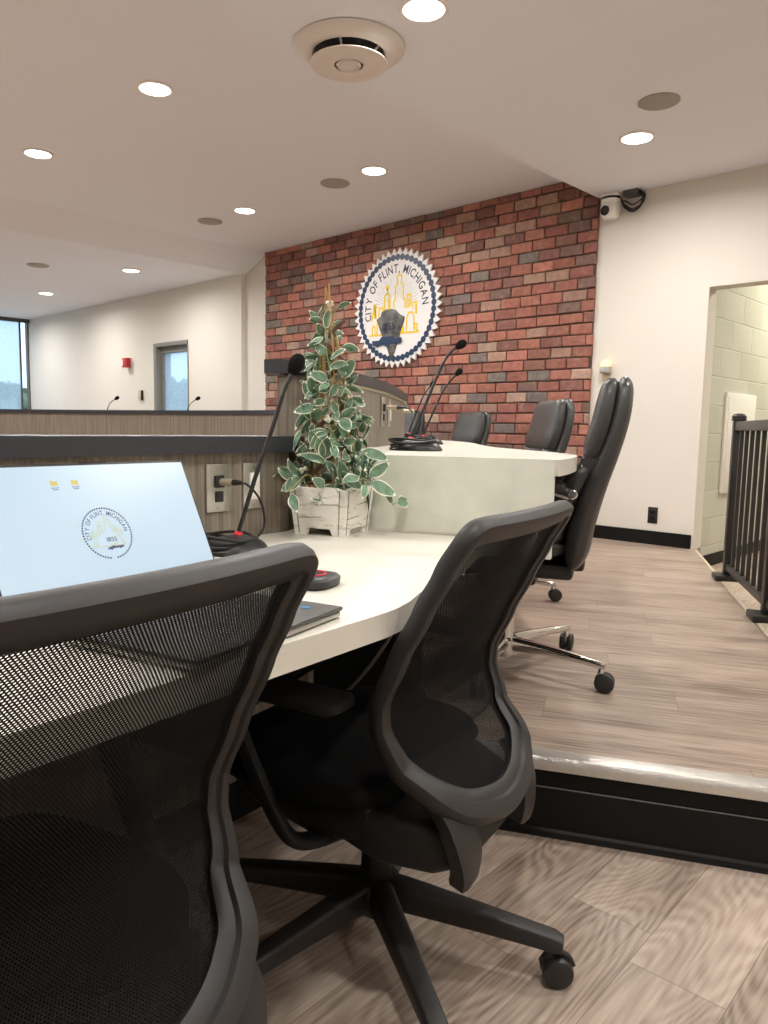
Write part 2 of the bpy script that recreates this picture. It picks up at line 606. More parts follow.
def add_lathe(bm, prof, seg=24, c=(0, 0, 0), rot=None, caps=True):
    """Turn a profile [(r, z)] about z."""
    c = Vector(c)
    mt = rot if rot is not None else Matrix.Identity(3)
    rings = []
    for r, z in prof:
        if r < 1e-6:
            rings.append([bm.verts.new(c + mt @ Vector((0, 0, z)))])
        else:
            rings.append([bm.verts.new(c + mt @ Vector((r * math.cos(2 * PI * k / seg), r * math.sin(2 * PI * k / seg), z))) for k in range(seg)])
    for a, b in zip(rings, rings[1:]):
        for k in range(seg):
            k2 = (k + 1) % seg
            if len(a) == 1 and len(b) == 1:
                continue
            if len(a) == 1:
                bm.faces.new((a[0], b[k2], b[k]))
            elif len(b) == 1:
                bm.faces.new((a[k], a[k2], b[0]))
            else:
                bm.faces.new((a[k], a[k2], b[k2], b[k]))
    if caps and len(rings[0]) > 1:
        bm.faces.new(rings[0][::-1])
    if caps and len(rings[-1]) > 1:
        bm.faces.new(rings[-1])


def add_prism(bm, poly, z0, z1, mt=None):
    """Vertical prism over a plan polygon; mt maps (x, y, z) elsewhere."""
    f = (lambda v: mt @ v) if mt is not None else (lambda v: v)
    lo = [bm.verts.new(f(Vector((p[0], p[1], z0)))) for p in poly]
    hi = [bm.verts.new(f(Vector((p[0], p[1], z1)))) for p in poly]
    n = len(poly)
    bm.faces.new(lo[::-1])
    bm.faces.new(hi)
    for i in range(n):
        bm.faces.new((lo[i], lo[(i + 1) % n], hi[(i + 1) % n], hi[i]))


def add_loft(bm, rows, n=24, e=3.0):
    """Body lofted through rows (centre, half-width vector, half-thickness vector), superellipse sections, closed ends."""
    rings = []
    for c, a, b in rows:
        c, a, b = Vector(c), Vector(a), Vector(b)
        ring = []
        for k in range(n):
            t = 2 * PI * k / n
            cs, sn = math.cos(t), math.sin(t)
            p = math.copysign(abs(cs) ** (2 / e), cs)
            q = math.copysign(abs(sn) ** (2 / e), sn)
            ring.append(bm.verts.new(c + a * p + b * q))
        rings.append(ring)
    for a, b in zip(rings, rings[1:]):
        for k in range(n):
            bm.faces.new((a[k], a[(k + 1) % n], b[(k + 1) % n], b[k]))
    bm.faces.new(rings[0][::-1])
    bm.faces.new(rings[-1])


def obj(name, bm, m, parent=None, smooth=True, kind=None, mats=None, auto=40):
    bmesh.ops.recalc_face_normals(bm, faces=bm.faces)
    me = bpy.data.meshes.new(name)
    bm.to_mesh(me)
    bm.free()
    for x in (mats or [m]):
        me.materials.append(x)
    if smooth:
        for p in me.polygons:
            p.use_smooth = True
        try:
            me.set_sharp_from_angle(angle=R(auto))
        except Exception:
            pass
    o = bpy.data.objects.new(name, me)
    COL.objects.link(o)
    if parent is not None:
        o.parent = parent
    if kind:
        o['kind'] = kind
    return o


def tag(o, label, cat, group=None, kind=None):
    o['label'] = label
    o['category'] = cat
    if group:
        o['group'] = group
    if kind:
        o['kind'] = kind
    return o


def thing(name, label, cat, loc=(0, 0, 0), rz=0.0, group=None):
    o = bpy.data.objects.new(name, None)
    o.empty_display_size = 0.1
    COL.objects.link(o)
    o.location = loc
    o.rotation_euler = (0, 0, rz)
    return tag(o, label, cat, group)


def dup(root, loc, rz, label, group=None):
    kids = {}
    for o in bpy.data.objects:
        if o.parent is not None:
            kids.setdefault(o.parent.name, []).append(o)

    def cp(o, par):
        c = o.copy()
        COL.objects.link(c)
        if par is not None:
            c.parent = par
        for k in kids.get(o.name, []):
            cp(k, c)
        return c
    r = cp(root, None)
    r.location = loc
    r.rotation_euler = (0, 0, rz)
    r['label'] = label
    if group:
        r['group'] = group
    return r


def B():
    return bmesh.new()


def spline(pts, n=8, closed=False):
    """Catmull-Rom through pts."""
    P = [Vector(p) for p in pts]
    out = []
    m = len(P) if closed else len(P) - 1
    for i in range(m):
        if closed:
            p0, p1, p2, p3 = P[(i - 1) % len(P)], P[i], P[(i + 1) % len(P)], P[(i + 2) % len(P)]
        else:
            p0, p1, p2, p3 = P[max(i - 1, 0)], P[i], P[i + 1], P[min(i + 2, len(P) - 1)]
        for k in range(n):
            t = k / n
            out.append(0.5 * ((2 * p1) + (-p0 + p2) * t + (2 * p0 - 5 * p1 + 4 * p2 - p3) * t * t + (-p0 + 3 * p1 - 3 * p2 + p3) * t ** 3))
    if not closed:
        out.append(P[-1])
    return out


def lerp_tab(tab, z):
    if z <= tab[0][0]:
        return tab[0][1]
    for (a, x0), (b, x1) in zip(tab, tab[1:]):
        if z <= b:
            t = (z - a) / (b - a)
            t = t * t * (3 - 2 * t) * 0.35 + t * 0.65
            return x0 + (x1 - x0) * t
    return tab[-1][1]


def glyphs(text, size):
    """Flat letter outlines as (verts, faces, x-centre) for each character, from the built-in font."""
    out = []
    cu = bpy.data.curves.new('t', 'FONT')
    ob = bpy.data.objects.new('t', cu)
    COL.objects.link(ob)
    x = 0.0

    def measure(s):
        cu.body = s
        bpy.context.view_layer.update()
        me = ob.evaluated_get(bpy.context.evaluated_depsgraph_get()).to_mesh()
        v = [w.co.copy() for w in me.vertices]
        f = [tuple(p.vertices) for p in me.polygons]
        return v, f
    cu.size = size
    cu.offset = size * 0.013
    adv = 0.0
    for ch in text:
        if ch == ' ':
            adv += size * 0.32
            continue
        v, f = measure(ch)
        w0 = min(p.x for p in v)
        w1 = max(p.x for p in v)
        out.append(([Vector((p.x - w0, p.y, 0)) for p in v], f, adv, w1 - w0))
        adv += (w1 - w0) + size * 0.10
    bpy.data.objects.remove(ob)
    return out, adv


def add_text_arc(bm, text, size, radius, a_mid, mp, xs=0.80):
    """Letters set on an arc reading clockwise over the top; mp maps plan (u, v) to a point."""
    gl, tot = glyphs(text, size)
    tot *= xs
    gl = [([Vector((p.x * xs, p.y, 0)) for p in v], f, adv * xs, w * xs) for v, f, adv, w in gl]
    for v, f, adv, w in gl:
        a = a_mid + (tot / 2 - (adv + w / 2)) / radius
        ca, sa = math.cos(a), math.sin(a)
        vs = []
        for p in v:
            dx, dy = p.x - w / 2, p.y
            u = ca * (radius + dy) + sa * dx
            vv = sa * (radius + dy) - ca * dx
            vs.append(bm.verts.new(mp(u, vv)))
        for q in f:
            try:
                bm.faces.new([vs[i] for i in q])
            except ValueError:
                pass


def add_text_line(bm, text, size, cu, cv, mp):
    gl, tot = glyphs(text, size)
    for v, f, adv, w in gl:
        vs = [bm.verts.new(mp(cu - tot / 2 + adv + p.x, cv + p.y)) for p in v]
        for q in f:
            try:
                bm.faces.new([vs[i] for i in q])
            except ValueError:
                pass


def add_stroke(bm, pts, w, mp):
    """Flat mitred line of width w through plan points."""
    n = len(pts)
    L, Rr = [], []
    for i in range(n):
        p = Vector(pts[i])
        a = Vector(pts[max(i - 1, 0)])
        b = Vector(pts[min(i + 1, n - 1)])
        d1 = (p - a).normalized() if i > 0 else (b - p).normalized()
        d2 = (b - p).normalized() if i < n - 1 else d1
        n1 = Vector((-d1.y, d1.x))
        n2 = Vector((-d2.y, d2.x))
        mm = (n1 + n2)
        mm = mm.normalized() if mm.length > 1e-4 else n1
        s = min(1.0 / max(mm.dot(n1), 0.4), 2.0)
        L.append(bm.verts.new(mp(*(p + mm * w / 2 * s))))
        Rr.append(bm.verts.new(mp(*(p - mm * w / 2 * s))))
    for i in range(n - 1):
        bm.faces.new((L[i], Rr[i], Rr[i + 1], L[i + 1]))


def add_disc(bm, u, v, r, mp, seg=14):
    bm.faces.new([bm.verts.new(mp(u + r * math.cos(2 * PI * k / seg), v + r * math.sin(2 * PI * k / seg))) for k in range(seg)])

# ------------------------------------------------------------------ the room
YB = 5.40                 # back wall plane
ZL, ZM = 2.737, 2.921     # lower and upper ceiling heights
XR, XB0, XB1 = 3.1, -2.92, -6.93
XW = -13.34                # window wall far to the left
YF = -4.0

bm = B()
add_box(bm, ((XR + XW) / 2, (YF + 9.0) / 2, -0.05), (XR - XW + 0.4, 9.0 - YF, 0.1))
obj('floor', bm, M_FLOOR, smooth=False, kind='structure')

# ceiling: one stepped slab, low at both sides, raised in the middle, with a sloped left cheek
bm = B()
prof = [(XR + 0.1, ZL), (XB0, ZL), (XB0, ZM), (XB1, ZM), (-7.32, ZL), (XW - 0.1, ZL), (XW - 0.1, 3.15), (XR + 0.1, 3.15)]
a = [bm.verts.new((x, YF - 0.1, z)) for x, z in prof]
b = [bm.verts.new((x, YB + 0.14, z)) for x, z in prof]
bm.faces.new(a)
bm.faces.new(b[::-1])
for i in range(len(prof)):
    j = (i + 1) % len(prof)
    bm.faces.new((a[i], b[i], b[j], a[j]))
obj('ceiling', bm, M_CEIL, smooth=False, kind='structure')


def wall_with_openings(name, axis, plane, thick, lo, hi, ztop, holes, m, z0=0.0):
    """Wall along x (axis 'x', plane is y) or y (axis 'y', plane is x); holes are (from, to, z from, z to)."""
    bm = B()
    cuts = sorted({lo, hi} | {h[0] for h in holes} | {h[1] for h in holes})
    for s, e in zip(cuts, cuts[1:]):
        spans = [(z0, ztop)]
        for h in holes:
            if h[0] <= s + 1e-6 and e <= h[1] + 1e-6:
                spans = []
                if h[2] > z0:
                    spans.append((z0, h[2]))
                if h[3] < ztop:
                    spans.append((h[3], ztop))
        for p, q in spans:
            if axis == 'x':
                add_box(bm, ((s + e) / 2, plane + thick / 2, (p + q) / 2), (e - s, abs(thick), q - p))
            else:
                add_box(bm, (plane + thick / 2, (s + e) / 2, (p + q) / 2), (abs(thick), e - s, q - p))
    bmesh.ops.remove_doubles(bm, verts=bm.verts, dist=1e-5)
    return obj(name, bm, m, smooth=False, kind='structure')


wall_with_openings('wall_back', 'x', YB, 0.12, -7.328, XR, 3.1, [(-2.095, -0.55, 0, 2.019)], M_WALL)
wall_with_openings('wall_left', 'x', 5.34, 0.18, XW, -7.328, 2.80, [(-9.21, -8.44, 0.15, 2.045)], M_WALL)
wall_with_openings('wall_window', 'y', XW, -0.15, YF, 5.5, 2.80, [(1.2, 5.335, 0.4, 2.735)], M_WALL)
wall_with_openings('wall_right', 'y', XR, 0.12, YF, YB + 0.1, 2.80, [], M_WALL)
wall_with_openings('wall_front', 'x', YF, -0.12, XW, XR, 3.1, [], M_WALL)

# brick cladding
bm = B()
tone = bm.loops.layers.float_color.new('tone')
PAL = [(srgb(152, 98, 83), 5), (srgb(140, 90, 78), 5), (srgb(126, 86, 77), 4), (srgb(164, 108, 91), 4), (srgb(116, 90, 82), 2.5),
       (srgb(166, 138, 120), 1.6), (srgb(114, 104, 97), 1.2), (srgb(156, 122, 106), 2.8)]
cum = sum(w for _, w in PAL)
CH, BL, JT = 0.0851, 0.198, 0.0095
YFACE = YB - 0.032
zc = 1.02 + 0.994
k0 = int((zc - 0.15) / CH)
for r_ in range(-k0, 12):
    z0 = zc + r_ * CH
    z1 = min(z0 + CH - JT, ZM - 0.002)
    if z1 - z0 < 0.01:
        continue
    x = XB1 + 0.01 - (BL * 0.5 if r_ % 2 else 0.0) - random.uniform(0, 0.03)
    while x < XB0 - 0.012:
        L = BL * random.uniform(0.93, 1.07)
        xa, xb = max(x, XB1 + random.uniform(0.0, 0.012)), min(x + L - JT, XB0 - 0.004)
        if xb - xa > 0.02:
            w = random.uniform(0, cum)
            for c_, ww in PAL:
                w -= ww
                if w <= 0:
                    break
            s = random.uniform(0.85, 1.12)
            col = (c_[0] * s, c_[1] * s * random.uniform(0.95, 1.05), c_[2] * s, 1)
            d = YFACE + random.uniform(-0.004, 0.004)
            j = lambda: random.uniform(-0.0034, 0.0034)
            back = [bm.verts.new((px, YB - 0.005, pz)) for px, pz in ((xa, z0), (xb, z0), (xb, z1), (xa, z1))]
            mid = [bm.verts.new((px + j(), d + 0.005, pz + j())) for px, pz in ((xa, z0), (xb, z0), (xb, z1), (xa, z1))]
            i_ = 0.006
            fr = [bm.verts.new((px + j(), d, pz + j())) for px, pz in ((xa + i_, z0 + i_), (xb - i_, z0 + i_), (xb - i_, z1 - i_), (xa + i_, z1 - i_))]
            fs = [bm.faces.new(fr)]
            for p, q in ((back, mid), (mid, fr)):
                for t in range(4):
                    fs.append(bm.faces.new((p[t], p[(t + 1) % 4], q[(t + 1) % 4], q[t])))
            for f in fs:
                for lp in f.loops:
                    lp[tone] = col
        x += L
brick = obj('wall_brick', bm, M_BRICK, smooth=False, kind='structure')
bm = B()
add_box(bm, ((XB0 + XB1) / 2, YB - 0.009, (DZ + ZM) / 2), (XB0 - XB1 - 0.02, 0.018, ZM - DZ - 0.004))
obj('wall_mortar', bm, M_MORTAR, smooth=False, kind='structure', parent=brick)

# raised dais floor and its step
U = Vector((0.8887, 0.4586, 0))
N = Vector((-0.4586, 0.8887, 0))
S0 = Vector((-0.984, 1.602, 0))
EDIR = Vector((0.47, -0.883, 0)).normalized()
SA, SB = S0 + U * -0.98, S0 + U * 0.829
EB = Vector((-2.066, 5.40, 0))
inset = 0.03
poly = [SA + N * inset, SB + N * inset - U * 0.02, EB, (-6.92, 5.40, 0), (-6.92, 4.45, 0), (-5.2, 4.62, 0), (-4.0, 4.22, 0), (-2.9, 3.25, 0), (-2.2, 2.4, 0), (-1.9, 1.8, 0), (-1.83, 1.4, 0)]
bm = B()
add_prism(bm, [(p[0], p[1]) for p in poly], 0.0, DZ)
obj('platform_floor', bm, M_DAISFLOOR, smooth=False, kind='structure')
# riser cladding, base and toe
rz = math.atan2(U.y, U.x)
L_ = 1.809 - 0.02
mid = (SA + SB) / 2 - U * 0.01
bm = B()
add_box(bm, mid + N * (inset - 0.006) + Vector((0, 0, 0.09)), (L_, 0.010, 0.18), rz)
ris = obj('trim_1', bm, M_RISER, smooth=False, kind='structure')
bm = B()
sec = [(0, 0.0), (0.022, 0.0), (0.020, 0.006), (0.010, 0.010), (0.004, 0.016), (0.004, 0.118), (0.002, 0.124), (0, 0.124)]
pa, pb = SA + N * (inset - 0.011), SB + N * (inset - 0.011) - U * 0.02
va = [bm.verts.new(pa - N * x + Vector((0, 0, z))) for x, z in sec]
vb = [bm.verts.new(pb - N * x + Vector((0, 0, z))) for x, z in sec]
bm.faces.new(va)
bm.faces.new(vb[::-1])
for i in range(len(sec)):
    j = (i + 1) % len(sec)
    bm.faces.new((va[i], vb[i], vb[j], va[j]))
obj('baseboard_step', bm, M_BLACKBASE, smooth=False, kind='structure')
bm = B()
add_box(bm, (pa + pb) / 2 - N * 0.004 + Vector((0, 0, 0.1245)), (L_, 0.004, 0.0022), rz)
obj('trim_5', bm, mat('seam_grey', (0.16, 0.155, 0.15), 0.5, noise=0.1), smooth=False, kind='structure')
# bright metal stair nosing, rounded front
bm = B()
sec = [(0.055, 0.0), (0.055, 0.0035), (0.02, 0.005), (0.006, 0.003), (0.0, -0.006), (-0.002, -0.018), (0.0, -0.030), (0.012, -0.034), (0.024, -0.034), (0.024, 0.0)]
rings = []
for k in range(61):
    p = SA + (SB - U * 0.02 - SA) * k / 60 + Vector((0, 0, DZ))
    rings.append([bm.verts.new(p + N * x + Vector((0, 0, z))) for x, z in sec])
for p, q in zip(rings, rings[1:]):
    for i in range(len(sec)):
        j = (i + 1) % len(sec)
        bm.faces.new((p[i], p[j], q[j], q[i]))
bm.faces.new(rings[0])
bm.faces.new(rings[-1][::-1])
obj('trim_2', bm, M_NOSING, kind='structure')
# pale strip along the open side of the dais
bm = B()
ea, eb = SB - U * 0.02 + N * 0.1, EB - EDIR * 0.0
ang = math.atan2(EDIR.y, EDIR.x)
add_box(bm, (ea + eb) / 2 + Vector((0.012, 0.006, DZ - 0.02)), ((eb - ea).length, 0.018, 0.043), ang, 0.004)
obj('trim_3', bm, M_TRIMLT, smooth=False, kind='structure')
# back baseboard
bm = B()
add_box(bm, ((XB0 - 2.097) / 2, YB - 0.006, DZ + 0.05), (-2.097 - XB0, 0.012, 0.10), None, 0.003)
obj('baseboard_back', bm, M_BLACKBASE, smooth=False, kind='structure')
# doorway lining (plain plastered opening)
bm = B()
add_box(bm, (-2.091, YB + 0.075, 1.11), (0.012, 0.15, 1.815), None, 0.002)
add_box(bm, (-1.32, YB + 0.075, 2.013), (1.54, 0.15, 0.012), None, 0.002)
obj('door_1', bm, M_WALL, smooth=False, kind='structure')

# corridor beyond the doorway: block wall, ramp
bm = B()
add_box(bm, (-2.145, 7.52, 1.4), (0.12, 3.94, 2.8))
obj('wall_corridor', bm, M_BLOCK, smooth=False, kind='structure')
bm = B()
add_box(bm, (-0.6, 9.4, 1.4), (3.3, 0.12, 2.8))
obj('wall_corridor_end', bm, M_BLOCK, smooth=False, kind='structure')
bm = B()
add_box(bm, (0.75, 7.5, 1.4), (0.12, 3.9, 2.8))
obj('wall_corridor_side', bm, M_BLOCK, smooth=False, kind='structure')
bm = B()
add_box(bm, (-0.7, 7.5, 2.86), (3.1, 3.96, 0.08))
obj('ceiling_corridor', bm, M_CEIL, smooth=False, kind='structure')
bm = B()
add_box(bm, (-2.079, 7.5, 0.08), (0.012, 3.9, 0.115), None, 0.003)
obj('baseboard_corridor', bm, M_BLACKBASE, smooth=False, kind='structure')
bm = B()
rp = [(-2.07, 5.42), (-2.02, 5.36), (-0.30, 2.13), (1.2, 2.9), (0.7, 9.3), (-2.07, 9.3)]
lo = [bm.verts.new((x, y, 0.002)) for x, y in rp]
hi = [bm.verts.new((x, y, 0.02 + 0.03 * max(0, min(1, (y - 2) / 3.4)))) for x, y in rp]
bm.faces.new(lo[::-1])
bm.faces.new(hi)
for i in range(len(rp)):
    j = (i + 1) % len(rp)
    bm.faces.new((lo[i], lo[j], hi[j], hi[i]))
obj('ramp_floor', bm, M_FLOOR, smooth=False, kind='structure')

# windows of the far left room
def pane_mat():
    """Clear window glass: see-through with a faint sheen."""
    m = bpy.data.materials.new('clear_window_glass')
    m.use_nodes = True
    n, l = nt(m)
    n.remove(n['Principled BSDF'])
    tr = n.new('ShaderNodeBsdfTransparent')
    tr.inputs['Color'].default_value = (0.94, 0.97, 0.96, 1)
    gl = n.new('ShaderNodeBsdfGlossy')
    gl.inputs['Roughness'].default_value = 0.02
    mx = n.new('ShaderNodeMixShader')
    mx.inputs['Fac'].default_value = 0.05
    l.new(tr.outputs['BSDF'], mx.inputs[1])
    l.new(gl.outputs['BSDF'], mx.inputs[2])
    l.new(mx.outputs['Shader'], n['Material Output'].inputs['Surface'])
    return m


M_PANE = pane_mat()


def window(name, axis, plane, lo, hi, z0, z1, fw, m, depth, shade_hi, out):
    """Frame, glass pane on the outer side and a roller shade on the room side."""
    bm = B()
    for s, e, p, q in ((lo, lo + fw, z0, z1), (hi - fw, hi, z0, z1), (lo + fw, hi - fw, z1 - fw * 1.6, z1), (lo + fw, hi - fw, z0, z0 + fw)):
        if axis == 'x':
            add_box(bm, ((s + e) / 2, plane, (p + q) / 2), (e - s, depth, q - p))
        else:
            add_box(bm, (plane, (s + e) / 2, (p + q) / 2), (depth, e - s, q - p))
    w = obj(name, bm, m, smooth=False, kind='structure')
    for nm, d, m2, e in (('window_pane', out, M_PANE, hi - fw), ('window_shade', -out, M_SHADE, shade_hi)):
        bm = B()
        c, h_ = (lo + fw + e) / 2, e - lo - fw
        if axis == 'x':
            add_box(bm, (c, plane + d, (z0 + z1) / 2), (h_, 0.004, z1 - z0 - 2 * fw))
        else:
            add_box(bm, (plane + d, c, (z0 + z1) / 2), (0.004, h_, z1 - z0 - 2 * fw))
        obj(nm, bm, m2, parent=w, smooth=False, kind='structure')
    if shade_hi < hi - fw:
        bm = B()
        add_box(bm, (plane - out, shade_hi + 0.014, (z0 + z1) / 2), (0.02, 0.028, z1 - z0 - 2 * fw))
        obj('window_guide', bm, M_DARKFR, parent=w, smooth=False, kind='structure')
    return w


window('window_1', 'y', XW - 0.06, 1.2, 5.335, 0.4, 2.735, 0.02, M_DARKFR, 0.10, 5.185, -0.025)
window('window_2', 'x', 5.46, -9.21, -8.44, 0.15, 2.045, 0.055, M_GREYFR, 0.12, -8.495, 0.03)
# grey lining and casing round the tall narrow window
bm = B()
for c, s in (((-9.203, 5.39, 1.1), (0.014, 0.12, 1.88)), ((-8.447, 5.39, 1.1), (0.014, 0.12, 1.88)), ((-8.825, 5.39, 2.038), (0.77, 0.12, 0.014)),
             ((-9.235, 5.333, 1.1), (0.06, 0.014, 1.95)), ((-8.825, 5.333, 2.062), (0.76, 0.014, 0.035))):
    add_box(bm, c, s)
obj('trim_4', bm, M_GREYFR, smooth=False, kind='structure')

bm = B()
add_box(bm, (XW + 0.02, 3.26, ZL - 0.03), (0.05, 4.15, 0.06))
obj('trim_6', bm, M_DARKFR, smooth=False, kind='structure')

# trees outside the windows
def tree(name, loc, h, r, label):
    t = thing(name, label, 'tree', loc)
    bm = B()
    add_tube(bm, [(0, 0, 0), (0.1, 0, h * 0.3), (0, 0.1, h * 0.65)], [0.16, 0.12, 0.06], 8)
    obj('trunk', bm, M_TRELLIS, t)
    bm = B()
    rnd = random.Random(int(h * 100))
    for k in range(420):
        d = Vector((rnd.gauss(0, 1), rnd.gauss(0, 1), rnd.gauss(0, 1))).normalized() * rnd.uniform(0.4, 1) ** 0.5
        c = Vector((d.x * r, d.y * r, h * 0.62 + d.z * h * 0.38))
        n1 = Vector((rnd.gauss(0, 1), rnd.gauss(0, 1), rnd.gauss(0, 1))).normalized()
        n2 = n1.orthogonal().normalized() * 0.22
        n1 = n1 * 0.3
        bm.faces.new([bm.verts.new(c + a_) for a_ in (n1, n2, -n1, -n2)])
    obj('crown', bm, M_GREENTREE, t, smooth=False)


tree('tree', (-19.0, 6.9, -0.4), 2.25, 1.1, 'leafy tree outside the wide window at the left edge of the room')
tree('tree', (-17.1, 10.4, -0.4), 2.5, 0.9, 'leafy tree outside the tall narrow grey-framed window')
bm = B()
add_box(bm, (-24, 8, -0.45), (30, 50, 0.1))
obj('ground', bm, mat('outdoor_ground', srgb(120, 120, 104), 0.9, noise=0.2, nscale=2), smooth=False, kind='structure')

# ------------------------------------------------------------------ dais: lower wing, upper wing, far wing
def path_wall(root, pts, thick, z0, z1, m, name):
    """Upright panel following plan points; thickness to the left of travel is negative."""
    P = [Vector((x, y, 0)) for x, y in pts]
    ts = frames(P)
    bm = B()
    rings = []
    for p, t in zip(P, ts):
        nv = Vector((-t.y, t.x, 0))
        rings.append([bm.verts.new(p + nv * a + Vector((0, 0, z))) for a, z in ((thick[0], z0), (thick[1], z0), (thick[1], z1), (thick[0], z1))])
    for a, b in zip(rings, rings[1:]):
        for i in range(4):
            j = (i + 1) % 4
            bm.faces.new((a[i], a[j], b[j], b[i]))
    bm.faces.new(rings[0][::-1])
    bm.faces.new(rings[-1])
    return obj(name, bm, m, root, auto=30)


ZC0, ZC1 = 0.953, 0.994
lowpath = [(-1.575 + (1.22 - y) * 0.123, y) for y in (-1.4, -0.5, 0.4, 1.31)]
t = thing('dais_wall', 'low grey wood-grain dais wall with charcoal cap behind the monitor', 'dais wall', (0, 0, 0), 0, 'dais walls')
path_wall(t, lowpath, (0.0, 0.12), 0.0, ZC0, M_WOODLAM, 'panel')
path_wall(t, lowpath[:-1] + [(-1.590, 1.345)], (-0.022, 0.16), ZC0, ZC1, M_CAP, 'cap')
path_wall(t, lowpath, (-0.010, 0.0), 0.0, 0.10, M_BLACKBASE, 'base_strip')

UPK = 1.05
inner = [(-1.51, 1.318), (-1.64, 1.53), (-1.775, 1.745), (-1.905, 1.955), (-2.07, 2.205), (-2.39, 2.625), (-2.73, 3.05), (-3.12, 3.42), (-3.6, 3.74), (-4.1, 3.96)]
inner = [(x * UPK, y * UPK) for x, y in inner]
innerS = [(v.x, v.y) for v in spline([(x, y, 0) for x, y in inner], 5)]
ZU0, ZU1 = 1.02 + 0.139, 1.02 + 0.180
t = thing('dais_wall', 'raised curved wood-grain dais wall with charcoal cap behind the potted plant', 'dais wall', (0, 0, 0), 0, 'dais walls')
path_wall(t, innerS, (0.0, 0.095), DZ, ZU0, M_WOODLAM, 'panel')
d0 = (Vector(innerS[0]) - Vector(innerS[1])).normalized() * 0.022
capS = [(innerS[0][0] + d0.x, innerS[0][1] + d0.y)] + innerS[1:]
path_wall(t, capS, (-0.016, 0.125), ZU0 + 0.004, ZU1, M_CAP, 'cap')
path_wall(t, capS[1:], (-0.008, 0.0), ZU0 - 0.004, ZU0 + 0.004, M_TRIMLT, 'edge_strip')

far = spline([(-5.0, 4.22, 0), (-5.9, 4.27, 0), (-7.2, 4.02, 0), (-8.6, 3.5, 0), (-10.2, 2.6, 0)], 6)
far = [(v.x, v.y) for v in far]
t = thing('dais_wall', 'distant wood-grain dais wall with thin charcoal cap below the tall window', 'dais wall', (0, 0, 0), 0, 'dais walls')
path_wall(t, far, (-0.1, 0.0), 0.0, 1.02 + 0.105, M_WOODLAM, 'panel')
path_wall(t, far, (-0.2, 0.02), 1.02 + 0.105, 1.02 + 0.142, M_CAP, 'cap')

# ------------------------------------------------------------------ worktops
Rb = Vector((-1.465, 1.49, 0))       # base line of the sage end panel
def rl(tt):
    return Rb + U * tt


def lowx(y):
    return -1.575 + (1.22 - y) * 0.123


ZW0, ZW1 = 0.70, 0.74
front = [(-0.493, -1.0), (-0.745, 0.59), (-0.776, 0.835), (-0.786, 0.875), (-0.803, 0.92), (-1.165, 1.628)]
wl = rl(-0.19)
wp = front + [(wl.x, wl.y)] + [(lowx(1.30) + 0.003, 1.30), (lowx(-1.0) + 0.003, -1.0)]
t = thing('worktop', 'cream laminate staff worktop at the front of the dais with monitor and plant on it', 'worktop', (0, 0, 0))
bm = B()
add_prism(bm, wp, ZW0, ZW1)
obj('top', bm, M_LAM, t, smooth=False)
bm = B()
pl = [(-0.86, 0.70), (-1.50, 0.70), (-1.50, 0.30), (-1.46, 0.30)]
mtx = Matrix(((1, 0, 0), (0, 0, 1), (0, 1, 0)))
add_prism(bm, pl, 0.93, 0.965, mtx)
obj('bracket', bm, M_METALBLK, t, smooth=False)
bm = B()
add_prism(bm, [(-0.60, 0.70), (-1.42, 0.70), (-1.42, 0.30), (-1.38, 0.30)], -0.45, -0.415, mtx)
obj('bracket', bm, M_METALBLK, t, smooth=False)

# upper council desk: curved slab and full-height end panel
ZT1 = 1.02 - 0.073
ZT0 = ZT1 - 0.042
b_ = Vector((-1.010, 1.722, 0))
wl2 = rl(-0.20)
outer = [(b_.x, b_.y)] + [(v.x, v.y) for v in spline([(-1.016, 1.745, 0), (-1.062, 1.87, 0), (-1.125, 2.01, 0), (-1.215, 2.155, 0), (-1.42, 2.345, 0), (-1.66, 2.51, 0), (-1.90, 2.70, 0), (-2.20, 3.01, 0), (-2.56, 3.42, 0), (-2.95, 3.76, 0), (-3.45, 4.05, 0), (-4.2, 4.30, 0)], 5)]
innerdesk = [(x, y) for x, y in innerS if y > 1.55][::-1]
innerdesk = [(x + 0.002, y) for x, y in innerdesk]
t = thing('council_desk', 'raised curved cream council desk with pale sage end panel', 'desk', (0, 0, 0))
bm = B()
add_prism(bm, outer + innerdesk + [(wl2.x - 0.005, wl2.y + 0.005)], ZT0, ZT1)
bmesh.ops.triangulate(bm, faces=[f for f in bm.faces if len(f.verts) > 4])
obj('top', bm, M_LAM, t, auto=30)
bm = B()
pe = b_ - U * 0.012
q = [wl2 - N * 0.003, pe - N * 0.003, pe + N * 0.035, wl2 + N * 0.035]
add_prism(bm, [(v.x, v.y) for v in q], 0.690, ZT0 - 0.001)
obj('end_panel', bm, M_LAMGREEN, t, smooth=False)
bm = B()
q = [rl(-0.17) + N * 0.012, rl(0.16) + N * 0.012, rl(0.16) + N * 0.03, rl(-0.17) + N * 0.03]
add_prism(bm, [(v.x, v.y) for v in q], DZ, 0.6895)
obj('support_panel', bm, M_RISER, t, smooth=False)
bm = B()
q = [wl2 - N * 0.003, pe - N * 0.003, pe - N * 0.0002, wl2 - N * 0.0002]
add_prism(bm, [(v.x, v.y) for v in q], ZT0 - 0.001, ZT1 - 0.001)
obj('edge_band', bm, M_LAMGREEN, t, smooth=False)
bm = B()
q = [rl(-0.19) - N * 0.008, rl(0.31) - N * 0.008, rl(0.31) - N * 0.001, rl(-0.19) - N * 0.001]
add_prism(bm, [(v.x, v.y) for v in q], ZW1 + 0.0005, ZW1 + 0.007)
obj('bead', bm, M_LAM, t, smooth=False)

